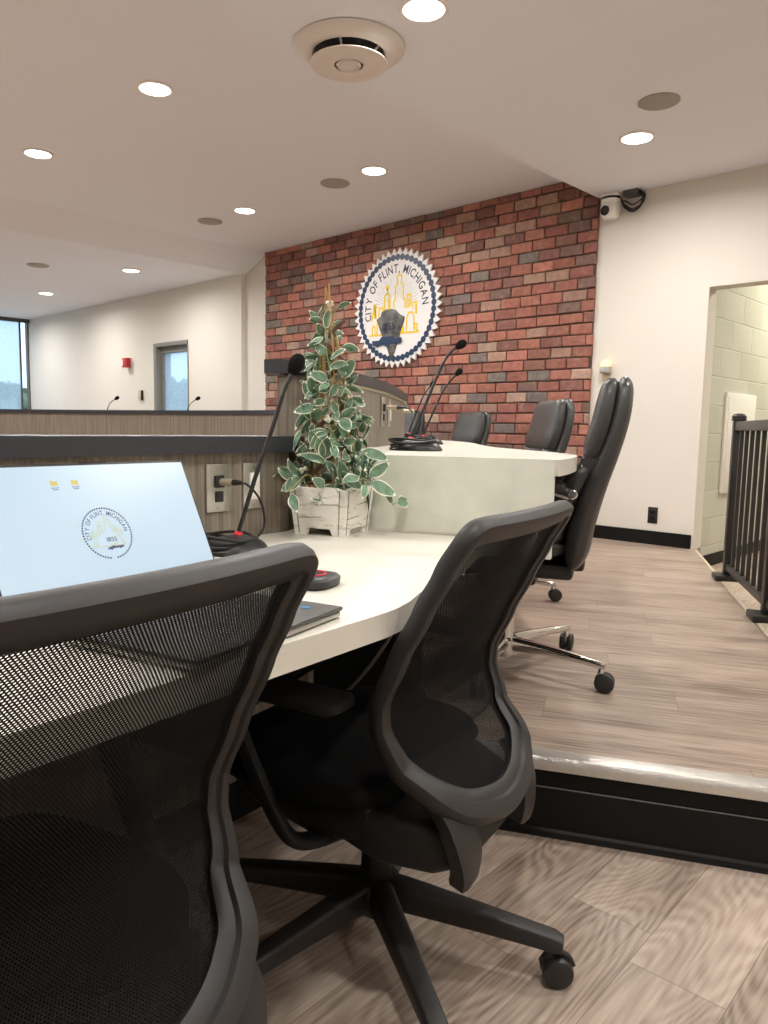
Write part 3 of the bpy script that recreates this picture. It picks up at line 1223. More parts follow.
# ------------------------------------------------------------------ seal helpers (flat artwork in u, v; radius 1)
def seal_parts(root, mp, R_, mats, screen=False):
    """Official round emblem: bead ring, arc lettering, skyline lines, rays, stone arrowhead, year and blue band."""
    navy, txt, yel, ray_, stone = mats
    m2 = lambda lv: (lambda u, v: mp(u * R_, v * R_, lv))
    bm = B()
    rb = 0.862 if not screen else 0.93
    nb = 50 if not screen else 60
    for k in range(nb):
        a = 2 * PI * k / nb + 0.03
        if screen and abs(((a - 4.71 + PI) % (2 * PI)) - PI) < 0.10:
            continue
        add_disc(bm, rb * math.cos(a), rb * math.sin(a), 0.056 if not screen else 0.036, m2(2 + 0.2 * (k % 2)), 12)
    if not screen:
        n_ = 96
        i_ = [bm.verts.new(m2(1)((rb - 0.026) * math.cos(2 * PI * k / n_), (rb - 0.026) * math.sin(2 * PI * k / n_))) for k in range(n_)]
        o_ = [bm.verts.new(m2(1)((rb + 0.026) * math.cos(2 * PI * k / n_), (rb + 0.026) * math.sin(2 * PI * k / n_))) for k in range(n_)]
        for k in range(n_):
            bm.faces.new((i_[k], i_[(k + 1) % n_], o_[(k + 1) % n_], o_[k]))
    obj('bead_ring', bm, navy, root, smooth=False)
    s = 1.0 if not screen else 1.12
    bm = B()
    add_text_arc(bm, 'CITY OF FLINT, MICHIGAN', 0.205 * s, 0.605 * s, R(97), m2(1))
    obj('lettering_pattern', bm, txt, root, smooth=False)
    bm = B()
    for k in range(25):
        a = R(10 + k * 160 / 24)
        r0, r1 = (0.26, 0.50) if k % 2 else (0.22, 0.55)
        c0 = Vector((0.0, -0.02))
        p, q = c0 + Vector((math.cos(a), math.sin(a))) * r0 * s, c0 + Vector((math.cos(a), math.sin(a))) * r1 * s
        add_stroke(bm, [p, q], 0.007, m2(1))
    obj('ray_pattern', bm, ray_, root, smooth=False)
    bm = B()
    w = 0.030
    lines = [
        [(-0.05, 0.02), (-0.05, 0.12), (-0.01, 0.16), (-0.01, 0.36), (0.03, 0.40), (0.03, 0.55), (0.13, 0.55), (0.13, 0.42), (0.17, 0.38), (0.17, 0.16), (0.22, 0.12), (0.22, -0.02)],
        [(-0.27, -0.05), (-0.27, 0.22), (-0.24, 0.26), (-0.17, 0.26), (-0.14, 0.22), (-0.14, -0.02)],
        [(-0.20, 0.26), (-0.20, 0.36)],
        [(-0.57, -0.18), (-0.57, -0.06), (-0.53, -0.04), (-0.53, 0.10), (-0.48, 0.10), (-0.48, -0.14)],
        [(-0.40, -0.12), (-0.40, 0.04), (-0.31, 0.04), (-0.31, -0.1)],
        [(0.27, -0.02), (0.27, 0.20), (0.35, 0.20), (0.35, 0.0)],
        [(0.40, -0.05), (0.40, 0.06), (0.48, 0.06), (0.48, -0.12), (0.44, -0.10)],
        [(0.26, -0.40), (0.26, -0.20), (0.30, -0.10), (0.40, -0.10), (0.43, -0.20), (0.43, -0.38)],
        [(0.45, -0.40), (0.45, -0.30), (0.50, -0.30), (0.50, -0.42)],
        [(-0.56, -0.42), (-0.56, -0.30), (-0.52, -0.26), (-0.49, -0.30), (-0.49, -0.42)],
        [(-0.44, -0.42), (-0.44, -0.16)],
        [(-0.64, -0.43), (0.56, -0.43)],
    ]
    for ln in lines:
        add_stroke(bm, [(x * s, y * s) for x, y in ln], w, m2(2))
    add_disc(bm, -0.20 * s, 0.37 * s, 0.042 * s, m2(2))
    for x, y, a_, b_2 in ((-0.505, -0.02, 0.05, 0.2), (0.31, 0.06, 0.03, 0.16), (0.16, -0.37, 0.09, 0.1), (-0.17, 0.08, 0.025, 0.2), (0.46, -0.02, 0.02, 0.1)):
        bm.faces.new([bm.verts.new(m2(2)((x + dx * a_ / 2) * s, (y + dy * b_2 / 2) * s)) for dx, dy in ((-1, -1), (1, -1), (1, 1), (-1, 1))])
    obj('skyline_pattern', bm, yel, root, smooth=False)
    if stone:
        head = [(-0.33, -0.03), (-0.24, 0.0), (-0.10, 0.0), (0.0, -0.02), (0.06, -0.07), (0.11, -0.11), (0.22, -0.16), (0.20, -0.25), (0.13, -0.42), (0.08, -0.55), (0.05, -0.62), (0.0, -0.75), (-0.09, -0.90), (-0.17, -0.72), (-0.22, -0.60), (-0.29, -0.52), (-0.38, -0.33), (-0.46, -0.16), (-0.36, -0.11)]
        bm = B()
        lo = [bm.verts.new(mp(x * R_, y * R_, 1)) for x, y in head]
        hi = [bm.verts.new(mp((x * 0.86 - 0.018) * R_, (y * 0.86 - 0.05) * R_, 9)) for x, y in head]
        ct = [bm.verts.new(mp((x * 0.45 - 0.066 + random.uniform(-0.03, 0.03)) * R_, (y * 0.55 - 0.16 + random.uniform(-0.03, 0.03)) * R_, 12 + random.uniform(-2, 2))) for x, y in head]
        n_ = len(head)
        for p, q in ((lo, hi), (hi, ct)):
            for k in range(n_):
                bm.faces.new((p[k], p[(k + 1) % n_], q[(k + 1) % n_], q[k]))
        bm.faces.new(ct)
        obj('arrowhead', bm, stone, root, smooth=False)
    bm = B()
    lv = 15 if stone else 2
    add_text_line(bm, '1855', (0.17 if stone else 0.20) * s, -0.125 if stone else 0.10, -0.36 if stone else -0.32, m2(lv))
    obj('year', bm, txt if stone else navy, root, smooth=False)
    bm = B()
    if stone:
        car = [(-0.53, -0.60), (-0.53, -0.53), (-0.36, -0.53), (-0.30, -0.47), (-0.02, -0.47), (0.03, -0.52), (0.15, -0.50), (0.17, -0.57), (0.12, -0.60), (-0.10, -0.60), (-0.12, -0.64), (-0.22, -0.64), (-0.24, -0.60), (-0.36, -0.61), (-0.40, -0.64)]
        lo = [bm.verts.new(mp(x * R_, y * R_, 8)) for x, y in car]
        hi = [bm.verts.new(mp(x * R_, y * R_, 15)) for x, y in car]
        bm.faces.new(hi)
        for k in range(len(car)):
            bm.faces.new((lo[k], lo[(k + 1) % len(car)], hi[(k + 1) % len(car)], hi[k]))
    else:
        car = [(-0.20, -0.60), (-0.10, -0.52), (0.02, -0.50), (0.06, -0.46), (0.13, -0.50), (0.42, -0.50), (0.48, -0.48), (0.48, -0.58), (0.40, -0.57), (0.34, -0.62), (0.28, -0.57), (0.05, -0.59), (-0.02, -0.64), (-0.08, -0.60)]
        bm.faces.new([bm.verts.new(mp(x * R_, y * R_, 3)) for x, y in car])
    bmesh.ops.triangulate(bm, faces=[f for f in bm.faces if len(f.verts) > 4])
    obj('car_silhouette', bm, navy, root, smooth=False)


# wall seal
SX, SZ, SR = -4.925, 1.02 + 1.108, 0.535
t = thing('city_seal', 'large round sawtooth-edged city seal mounted on the brick wall', 'seal', (SX, YFACE - 0.006, SZ))
bm = B()
nT = 46
pr = []
for k in range(nT):
    a0, a1 = 2 * PI * (k - 0.5) / nT, 2 * PI * k / nT
    pr += [(0.925 * math.cos(a0) * SR, 0.925 * math.sin(a0) * SR), (1.03 * math.cos(a1) * SR, 1.02 * math.sin(a1) * SR)]
add_prism(bm, pr, 0.0, 0.018, Matrix(((1, 0, 0), (0, 0, -1), (0, 1, 0))))
for c in ((0.25, 0.25), (-0.25, 0.25), (0, -0.3)):
    add_box(bm, (c[0], 0.003, c[1]), (0.03, 0.02, 0.03))
obj('disc', bm, M_SEALW, t, smooth=False)
seal_parts(t, lambda u, v, lv: Vector((u, -0.0180 - 0.0012 * lv, v)), SR, (M_NAVY, M_NAVYTXT, M_YEL, M_RAY, M_FLINT))

# ------------------------------------------------------------------ ceiling fittings
def ceiling_light(i, x, y, z, label, grp, r=0.088, power=24):
    t = thing('ceiling_light', label, 'ceiling light', (x, y, z), 0, grp)
    bm = B()
    add_lathe(bm, [(r * 0.98, -0.001), (r * 1.16, -0.001), (r * 1.18, -0.006), (r * 1.06, -0.010), (r * 0.98, -0.010), (r * 0.98, -0.001)], 36, caps=False)
    obj('trim_ring', bm, M_RINGW, t)
    bm = B()
    add_lathe(bm, [(0, -0.004), (r, -0.004), (r, -0.0075), (r * 0.9, -0.009), (0, -0.0095)], 36)
    obj('lens', bm, M_LENS, t)
    lamp(x, y, z - 0.012, r, power)


def lamp(x, y, z, r, power, col=(1.0, 0.968, 0.93)):
    L = bpy.data.lights.new('downlight', 'AREA')
    L.shape = 'DISK'
    L.size = r * 2
    L.energy = power
    L.color = col
    L.spread = R(170)
    o = bpy.data.objects.new('downlight', L)
    COL.objects.link(o)
    o.location = (x, y, z)
    return o


PW = 27
for k, (x, y, z, s) in enumerate([
        (-2.205, 2.527, ZL, 'round ceiling light nearest the camera, beside the round air diffuser'),
        (-2.182, 4.422, ZL, 'round ceiling light on the low ceiling near the wall camera'),
        (-4.105, 2.397, ZM, 'round ceiling light on the raised ceiling, left of the air diffuser'),
        (-5.676, 2.378, ZM, 'round ceiling light on the raised ceiling at the left, near the sloped cheek'),
        (-4.137, 4.22, ZM, 'round ceiling light on the raised ceiling just above the city seal'),
        (-5.729, 4.218, ZM, 'round ceiling light on the raised ceiling above the left end of the brick wall'),
        (-8.107, 4.398, ZL, 'round ceiling light on the far low ceiling, nearer the sloped cheek'),
        (-10.416, 4.411, ZL, 'round ceiling light on the far low ceiling, nearer the window')]):
    ceiling_light(k, x, y, z, s, 'round ceiling lights', power=PW)
# the same ceiling lights carry on behind and beside the camera
for x, y, z in ((-0.1, 4.4, ZL), (-0.2, 2.4, ZL), (1.9, 2.4, ZL), (-2.2, 0.5, ZL), (-0.2, 0.5, ZL), (1.9, 0.5, ZL), (-4.1, 0.5, ZM), (-5.7, 0.5, ZM),
                (-2.2, -1.5, ZL), (-0.2, -1.5, ZL), (-4.1, -1.5, ZM), (-5.7, -1.5, ZM), (-8.1, 2.4, ZL), (-8.1, 0.4, ZL), (-10.4, 2.4, ZL), (-10.4, 0.4, ZL), (-12.5, 4.4, ZL), (-12.5, 2.4, ZL)):
    lamp(x, y, z - 0.012, 0.088, PW)
lamp(-1.2, 7.0, 2.80, 0.25, 62, (1.0, 0.97, 0.82))


def speaker(x, y, z, r, label):
    o = None
    bm = B()
    add_lathe(bm, [(0, -0.001), (r, -0.001), (r, -0.006), (r * 0.96, -0.009), (0, -0.010)], 36)
    o = obj('ceiling_speaker', bm, M_SPEAKER)
    o.location = (x, y, z)
    tag(o, label, 'ceiling speaker', 'round ceiling speakers')


speaker(-1.878, 4.03, ZL, 0.105, 'grey round ceiling speaker on the low ceiling near the wall camera')
speaker(-4.577, 4.235, ZM, 0.115, 'grey round ceiling speaker on the raised ceiling above the city seal')
speaker(-6.278, 4.221, ZM, 0.115, 'grey round ceiling speaker on the raised ceiling near the sloped cheek')
speaker(-8.663, 3.59, ZL, 0.115, 'grey round ceiling speaker on the far low ceiling')

t = thing('air_vent', 'white round ceiling air diffuser with stepped cones and dark throat', 'air diffuser', (-2.665, 2.544, ZL))
bm = B()
add_lathe(bm, [(0.248, 0.0), (0.256, -0.004), (0.254, -0.012), (0.236, -0.026), (0.205, -0.038), (0.180, -0.042), (0.166, -0.036), (0.160, -0.024), (0.156, -0.004), (0.158, 0.0)], 56, caps=False)
obj('outer_cone', bm, M_DIFF, t)
bm = B()
add_lathe(bm, [(0.0, -0.004), (0.155, -0.004), (0.155, -0.010), (0.0, -0.010)], 40)
obj('throat', bm, M_DIFFDARK, t)
bm = B()
add_lathe(bm, [(0.066, -0.040), (0.098, -0.046), (0.140, -0.056), (0.168, -0.068), (0.176, -0.072), (0.178, -0.076), (0.172, -0.079), (0.136, -0.076), (0.098, -0.076), (0.070, -0.082), (0.066, -0.078)], 56, caps=False)
add_lathe(bm, [(0.0, -0.050), (0.050, -0.050), (0.054, -0.054), (0.056, -0.078), (0.050, -0.086), (0.044, -0.086), (0.038, -0.080), (0.0, -0.078)], 40)
for k in range(4):
    a = k * PI / 2 + 0.5
    add_tube(bm, [(0.045 * math.cos(a), 0.045 * math.sin(a), -0.062), (0.072 * math.cos(a), 0.072 * math.sin(a), -0.062)], 0.006, 6)
    add_tube(bm, [(0.10 * math.cos(a), 0.10 * math.sin(a), -0.050), (0.14 * math.cos(a), 0.14 * math.sin(a), -0.008)], 0.006, 6)
obj('inner_cone', bm, M_DIFF, t)

# ------------------------------------------------------------------ small wall things
t = thing('wall_camera', 'white pan-tilt camera on the white wall under the ceiling', 'camera', (-2.80, YB, 1.02 + 1.64))
bm = B()
add_box(bm, (0, -0.05, 0.055), (0.10, 0.10, 0.014), None, 0.004)
add_box(bm, (0, -0.006, 0.03), (0.08, 0.012, 0.06), None, 0.003)
obj('bracket', bm, M_WHITEPL, t)
bm = B()
add_lathe(bm, [(0, 0.048), (0.05, 0.048), (0.056, 0.04), (0.056, 0.012), (0.05, 0.004), (0, 0.004)], 28, (0, -0.065, 0))
obj('base', bm, M_WHITEPL, t)
bm = B()
add_lathe(bm, [(0.0565, 0.026), (0.0575, 0.026), (0.0575, 0.038), (0.0565, 0.038)], 28, (0, -0.065, 0), caps=False)
obj('dark_band', bm, M_BLACKGLASS, t)
bm = B()
add_loft(bm, [((0, -0.065, 0.004), (0.052, 0, 0), (0, 0.046, 0)), ((0, -0.068, -0.03), (0.054, 0, 0), (0, 0.05, 0)), ((0, -0.068, -0.065), (0.050, 0, 0), (0, 0.048, 0)), ((0, -0.066, -0.082), (0.036, 0, 0), (0, 0.034, 0))], 24, 2.6)
hd = obj('head', bm, M_WHITEPL, t)
bm = B()
add_lathe(bm, [(0, 0.0), (0.027, 0.0), (0.027, 0.012), (0.021, 0.014), (0.018, 0.009), (0, 0.008)], 24, (-0.008, -0.112, -0.042), Matrix.Rotation(R(90), 3, 'X'))
obj('lens', bm, M_BLACKGLASS, hd)
t = thing('mounted_junction_box', 'dark junction box with looped cables beside the white wall camera', 'junction box', (-2.655, YB, 1.02 + 1.705))
bm = B()
add_box(bm, (0, -0.045, 0), (0.11, 0.085, 0.055), None, 0.006)
obj('box', bm, mat('dark_grey_housing', srgb(70, 70, 70), 0.5, noise=0.06), t)
for k, (dx, dz, w) in enumerate(((0.0, -0.13, 0.008), (0.015, -0.115, 0.005), (0.012, -0.085, 0.005))):
    bm = B()
    pts = spline([(0.045, -0.05, 0.005), (0.085 + dx, -0.055, -0.03), (0.07 + dx, -0.05, dz + 0.03), (0.01, -0.045, dz), (-0.05, -0.04, dz + 0.035), (-0.075, -0.045, -0.05), (-0.09, -0.05, -0.02)], 6)
    add_tube(bm, pts, w, 8)
    obj('cable', bm, M_CABLE, t)

t = thing('outlet_night_light', 'plug-in wall device with a warm glowing top beside the tall leather chair', 'night light', (-2.80, YB, 1.02 + 0.455))
bm = B()
add_box(bm, (0, -0.003, -0.02), (0.075, 0.006, 0.12), None, 0.002)
obj('wall_plate', bm, M_ALMOND, t)
bm = B()
add_box(bm, (0, -0.03, 0.005), (0.07, 0.05, 0.05), None, 0.008)
add_box(bm, (-0.012, -0.058, 0.005), (0.045, 0.006, 0.036), None, 0.002)
obj('body', bm, M_GREYPLATE, t)
bm = B()
add_loft(bm, [((0.0, -0.03, 0.030), (0.040, 0, 0), (0, 0.026, 0)), ((0, -0.03, 0.056), (0.038, 0, 0), (0, 0.025, 0)), ((0, -0.03, 0.074), (0.026, 0, 0), (0, 0.017, 0))], 18, 2.5)
obj('glowing_dome', bm, M_WARM, t)

t = thing('wall_outlet', 'black wall outlet low on the white wall above the baseboard', 'outlet', (-2.385, YB, 1.02 - 0.6))
bm = B()
add_box(bm, (0, -0.003, 0), (0.072, 0.006, 0.118), None, 0.002)
obj('plate', bm, M_METALBLK, t)
bm = B()
for z in (-0.022, 0.022):
    add_box(bm, (0, -0.007, z), (0.034, 0.004, 0.028), None, 0.001)
obj('socket_face', bm, M_BLACKBASE, t)

t = thing('fire_alarm', 'small red fire alarm box on the far left wall', 'fire alarm', (-9.93, 5.34, 1.02 + 0.84))
bm = B()
add_box(bm, (0, -0.05, 0), (0.13, 0.07, 0.13), None, 0.008)
obj('housing', bm, M_ALARM, t)
bm = B()
add_box(bm, (0, -0.008, 0), (0.15, 0.016, 0.12), None, 0.004)
add_box(bm, (-0.045, -0.087, 0), (0.025, 0.006, 0.08), None, 0.002)
obj('back_plate', bm, M_WHITEPL, t)
t = thing('thermostat', 'cream wall thermostat below the red fire alarm', 'thermostat', (-9.62, 5.34, 1.02 + 0.395))
bm = B()
add_box(bm, (0, -0.015, 0), (0.085, 0.03, 0.125), None, 0.005)
obj('cover', bm, M_ALMOND, t)
bm = B()
add_box(bm, (0.046, -0.018, -0.005), (0.008, 0.036, 0.13), None, 0.002)
obj('side_rail', bm, M_METALBLK, t)

bpy.data.objects['wall_camera'].scale = (1.2, 1.2, 1.25)

# electrical panel on the block wall
t = thing('wall_mounted_panel', 'flat off-white metal panel on the painted block wall behind the railing', 'electrical panel', (-2.085, 6.13, 1.02 - 0.07))
bm = B()
add_box(bm, (0.01, 0, 0), (0.02, 0.62, 0.74), None, 0.004)
obj('cabinet', bm, M_WHITEPL, t)
bm = B()
add_box(bm, (0.022, 0, 0), (0.008, 0.56, 0.68), None, 0.002)
obj('door', bm, M_WHITEPL, t)
bm = B()
add_box(bm, (0.028, 0.24, 0), (0.008, 0.02, 0.05), None, 0.002)
obj('latch', bm, M_STEEL, t)

# ------------------------------------------------------------------ railing
RA = Vector((-1.50, 4.42, DZ))
RD = Vector((0.484, -0.875, 0)).normalized()
rzr = math.atan2(RD.y, RD.x)
t = thing('guard_railing', 'black metal guard railing with square balusters along the dais edge', 'railing', RA, rzr)
LR = 1.92
for k, x in enumerate((0.0, 0.96, 1.92)):
    bm = B()
    add_box(bm, (x, 0, 0.455), (0.055, 0.055, 0.87), None, 0.003)
    p = obj('post', bm, M_RAIL, t)
    bm = B()
    add_box(bm, (x, 0, 0.893), (0.064, 0.068, 0.012), None, 0.003)
    add_loft(bm, [((x, 0, 0.898), (0.034, 0, 0), (0, 0.034, 0)), ((x, 0, 0.910), (0.036, 0, 0), (0, 0.036, 0)), ((x, 0, 0.922), (0.026, 0, 0), (0, 0.026, 0)), ((x, 0, 0.926), (0.010, 0, 0), (0, 0.010, 0))], 16, 4)
    obj('post_cap', bm, M_RAIL, p)
    bm = B()
    add_box(bm, (x, -0.005, 0.016), (0.14, 0.14, 0.030), None, 0.004)
    obj('foot_plate', bm, M_METALBLK, p)
bm = B()
add_box(bm, (LR / 2, 0, 0.857), (LR, 0.044, 0.05), None, 0.006)
obj('top_rail', bm, M_RAIL, t)
bm = B()
add_box(bm, (LR / 2, 0, 0.075), (LR, 0.04, 0.034), None, 0.004)
obj('bottom_rail', bm, M_RAIL, t)
nb = 0
x = 0.11
while x < LR - 0.05:
    if abs(x - 0.96) > 0.05:
        bm = B()
        add_box(bm, (x, 0, 0.462), (0.019, 0.019, 0.744), None, 0.001)
        obj('baluster', bm, M_RAIL, t, smooth=False)
    x += 0.13

# ------------------------------------------------------------------ mesh-backed task chair
XP = [(0.20, -0.255), (0.30, -0.268), (0.37, -0.252), (0.42, -0.218), (0.475, -0.162), (0.54, -0.136), (0.58, -0.137), (0.66, -0.172), (0.74, -0.212), (0.80, -0.243), (0.87, -0.282), (0.92, -0.305)]
HALF = [(0.0, 0.870), (0.07, 0.870), (0.13, 0.870), (0.172, 0.870), (0.198, 0.867), (0.210, 0.856), (0.214, 0.832), (0.2155, 0.79), (0.218, 0.72), (0.219, 0.64), (0.216, 0.56), (0.208, 0.50), (0.192, 0.462), (0.164, 0.426), (0.122, 0.399), (0.07, 0.384), (0.0, 0.376)]


def back_x(y, z):
    return lerp_tab(XP, z) - 0.018 + 0.020 * (y / 0.225) ** 2


def back_n(y, z):
    """Normal of the back surface, pointing to the rear."""
    e = 0.02
    dz = (back_x(y, z + e) - back_x(y, z - e)) / (2 * e)
    dy = (back_x(y + e, z) - back_x(y - e, z)) / (2 * e)
    return Vector((-1, dy, dz)).normalized()


def caster(parent, x, y, rz, r, m, m2=None, hood=True):
    """Twin-wheel caster standing on the floor at x, y of its chair."""
    bm = B()
    rot = Matrix.Rotation(rz, 3, 'Z')
    rr = rot @ Matrix.Rotation(R(90), 3, 'X')
    for s in (-1, 1):
        c = rot @ Vector((-0.012, s * 0.0123, 0)) + Vector((x, y, r))
        add_lathe(bm, [(0, -0.0115), (r * 0.72, -0.0115), (r * 0.93, -0.009), (r, -0.004), (r, 0.004), (r * 0.93, 0.009), (r * 0.72, 0.0115), (0, 0.0115)], 24, c, rr)
    w = obj('caster', bm, m, parent)
    bm = B()
    add_tube(bm, [(x, y, r * 0.9), (x, y, r * 2.05), (x, y, r * 2.5)], [0.010, 0.010, 0.007], 10)
    if hood:
        pts = [rot @ Vector((-0.012 + (r + 0.003) * math.cos(a), 0, (r + 0.003) * math.sin(a))) + Vector((x, y, r)) for a in [R(20 + 12 * k) for k in range(13)]]
        nm = [rot @ Vector((math.cos(a), 0, math.sin(a))) for a in [R(20 + 12 * k) for k in range(13)]]
        add_sweep(bm, pts, nm, [(-0.003, -0.006), (0.003, -0.006), (0.003, 0.006), (-0.003, 0.006)])
    obj('caster_fork', bm, m2 or m, parent)


def task_chair(label, loc, rz, base_rot):
    root = thing('task_chair', label, 'office chair', loc, rz)
    # frame loop
    loop = [(y, z) for y, z in HALF] + [(-y, z) for y, z in HALF[-2:0:-1]]
    lp = spline([(0, y, z) for y, z in loop], 6, closed=True)
    pts, nrm, scl = [], [], []
    for p in lp:
        pts.append(Vector((back_x(p.y, p.z), p.y, p.z)))
        nrm.append(back_n(p.y, p.z))
        low = max(0.0, min(1.0, (0.53 - p.z) / 0.13))
        low = low * low * (3 - 2 * low)
        top = max(0.0, min(1.0, (p.z - 0.84) / 0.04))
        scl.append((1.0 + 0.2 * low, 0.86 + 0.55 * low + 0.24 * top))
    ts = frames(pts, True)
    bn = ts[0].cross(nrm[0])
    sgn = 1 if bn.z > 0 else -1      # the first point is the top middle: outward is up
    sec = [(-0.010, -0.020), (0.004, -0.0215), (0.0075, -0.017), (0.0085, -0.006), (0.0135, -0.003), (0.0150, 0.008), (0.0135, 0.015), (0.006, 0.0195), (-0.006, 0.020), (-0.016, 0.014), (-0.018, 0.004), (-0.014, -0.012)]
    sec = [(a, b * sgn) for a, b in sec]
    bm = B()
    add_sweep(bm, pts, nrm, sec, closed=True, scales=scl)
    obj('back_frame', bm, M_PLAST, root, auto=38)
    # knitted mesh stretched in the frame
    bm = B()
    uvl = bm.loops.layers.uv.new('UVMap')
    side = spline([(0, y, z) for y, z in HALF], 8)
    zs = [0.387 + (0.866 - 0.387) * k / 60 for k in range(61)]

    def halfw(z):
        best = 0.0
        for a, b in zip(side, side[1:]):
            if min(a.z, b.z) <= z <= max(a.z, b.z) and abs(a.z - b.z) > 1e-9:
                t_ = (z - a.z) / (b.z - a.z)
                best = max(best, a.y + (b.y - a.y) * t_)
        return max(best - 0.010, 0.02)
    NX = 24
    for off in (0.0028, 0.00325, 0.0037):      # the knit has a body of its own: the yarn walls of its cells
        rows, arc, prev = [], 0.0, None
        for z in zs:
            hw = halfw(z)
            xc = back_x(0, z)
            if prev is not None:
                arc += math.hypot(xc - prev[0], z - prev[1])
            prev = (xc, z)
            rows.append([(bm.verts.new((back_x(hw * s, z) + off, hw * s, z)), hw * s, arc) for s in [(-1 + 2 * k / NX) for k in range(NX + 1)]])
        for a, b in zip(rows, rows[1:]):
            for k in range(NX):
                qd = (a[k], a[k + 1], b[k + 1], b[k])
                f = bm.faces.new([v[0] for v in qd])
                for lpp, v in zip(f.loops, qd):
                    lpp[uvl].uv = (v[1] / 0.0044 + 200, v[2] / 0.0030 + 10)
    obj('mesh_back', bm, M_MESH, root)
    # two prongs that carry the back down and under the seat
    for s in (-1, 1):
        bm = B()
        pts_ = spline([(-0.208, s * 0.152, 0.418), (-0.232, s * 0.145, 0.388), (-0.247, s * 0.138, 0.350), (-0.252, s * 0.131, 0.315), (-0.250, s * 0.127, 0.290), (-0.246, s * 0.125, 0.276)], 6)
        n_ = [Vector((1, 0, 0.25)) for i in range(len(pts_))]
        w = 0.032
        scp = [(1, 0.75 + 0.35 * min(1, i / 9) - 0.22 * max(0, (i - 14) / 16)) for i in range(len(pts_))]
        add_sweep(bm, pts_, n_, [(-0.014, -w), (0.010, -w), (0.017, -w * 0.7), (0.017, w * 0.7), (0.010, w), (-0.014, w), (-0.018, w * 0.6), (-0.018, -w * 0.6)], scales=scp)
        obj('back_prong', bm, M_PLAST, root)
    bm = B()
    add_loft(bm, [((-0.232, 0, 0.325), (0, 0.135, 0), (0, 0, 0.050)), ((-0.20, 0, 0.325), (0, 0.165, 0), (0, 0, 0.058)), ((-0.12, 0, 0.338), (0, 0.205, 0), (0, 0, 0.060)), ((-0.02, 0, 0.345), (0, 0.19, 0), (0, 0, 0.05))], 28, 4)
    obj('back_yoke', bm, M_ARM, root)
    # seat
    bm = B()
    rows = []
    for k in range(15):
        t_ = k / 14
        x = -0.135 + 0.435 * t_
        e = 1 - abs(2 * t_ - 1) ** 6
        zt = 0.442 - 0.02 * (max(0, t_ - 0.75) / 0.25) ** 2 + 0.006 * (1 - t_)
        hw = (0.215 + 0.022 * math.sin(PI * min(1, t_ * 1.1))) * (0.80 + 0.20 * e)
        th = 0.042 * (0.45 + 0.55 * e)
        rows.append(((x, 0, zt - 0.042), (0, hw, 0), (0, 0, th)))
    add_loft(bm, rows, 36, 3.6)
    obj('seat', bm, M_SEAT, root)
    bm = B()
    rows = [((-0.135, 0, 0.365), (0, 0.14, 0), (0, 0, 0.028)), ((-0.10, 0, 0.352), (0, 0.20, 0), (0, 0, 0.052)), ((0.0, 0, 0.346), (0, 0.215, 0), (0, 0, 0.062)), ((0.14, 0, 0.36), (0, 0.21, 0), (0, 0, 0.052)), ((0.25, 0, 0.395), (0, 0.19, 0), (0, 0, 0.026))]
    add_loft(bm, rows, 32, 3.2)
    obj('seat_pan', bm, M_ARM, root)
    bm = B()
    add_box(bm, (-0.02, 0, 0.27), (0.22, 0.13, 0.07), None, 0.02, 3)
    add_tube(bm, [(0.03, -0.05, 0.285), (0.04, -0.16, 0.29), (0.045, -0.23, 0.30)], [0.006, 0.006, 0.009], 8)
    obj('tilt_mechanism', bm, M_METALBLK, root)
    for s in (-1, 1):
        bm = B()
        pts_ = spline([(-0.02, s * 0.10, 0.305), (-0.01, s * 0.18, 0.305), (0.01, s * 0.245, 0.318), (0.035, s * 0.268, 0.36), (0.085, s * 0.272, 0.445), (0.125, s * 0.270, 0.52), (0.125, s * 0.268, 0.572)], 6)
        add_tube(bm, pts_, [0.022] * (len(pts_) - 8) + [0.021] * 8, 12, flat=0.62)
        ar = obj('armrest', bm, M_ARM, root)
        bm = B()
        rows = [((-0.10, s * 0.268, 0.586), (0, 0.030, 0), (0, 0, 0.008)), ((-0.09, s * 0.268, 0.586), (0, 0.038, 0), (0, 0, 0.013)), ((0.04, s * 0.268, 0.586), (0, 0.042, 0), (0, 0, 0.014)), ((0.155, s * 0.268, 0.586), (0, 0.040, 0), (0, 0, 0.013)), ((0.172, s * 0.268, 0.585), (0, 0.030, 0), (0, 0, 0.008))]
        add_loft(bm, rows, 28, 3.5)
        obj('arm_pad', bm, M_ARM, ar)
    bm = B()
    add_lathe(bm, [(0, 0.10), (0.029, 0.10), (0.031, 0.13), (0.029, 0.20), (0.022, 0.205), (0.020, 0.26), (0, 0.26)], 24)
    obj('gas_lift', bm, M_ARM, root)
    bm = B()
    add_lathe(bm, [(0, 0.055), (0.026, 0.055), (0.034, 0.062), (0.050, 0.085), (0.054, 0.120), (0.046, 0.134), (0.034, 0.138), (0, 0.138)], 32)
    hub = obj('base_hub', bm, M_PLAST, root)
    for k, deg in enumerate((24, 117, 208, 268, 330)):
        a = base_rot + R(deg)
        ca, sa = math.cos(a), math.sin(a)
        bm = B()
        pr_ = [(0.030, 0.108, 0.026, 0.030), (0.10, 0.104, 0.023, 0.028), (0.20, 0.097, 0.021, 0.023), (0.31, 0.088, 0.019, 0.018), (0.352, 0.084, 0.0185, 0.0165), (0.368, 0.080, 0.014, 0.013)]
        add_loft(bm, [((r_ * ca, r_ * sa, z), (-w * sa, w * ca, 0), (0, 0, h)) for r_, z, w, h in pr_], 20, 4.5)
        lg = obj('leg', bm, M_PLAST, root, auto=35)
        caster(lg, 0.346 * ca, 0.346 * sa, a + (3.45, 2.4, 4.0, 5.6, 0.2)[k], 0.029, M_CASTER)
    return root


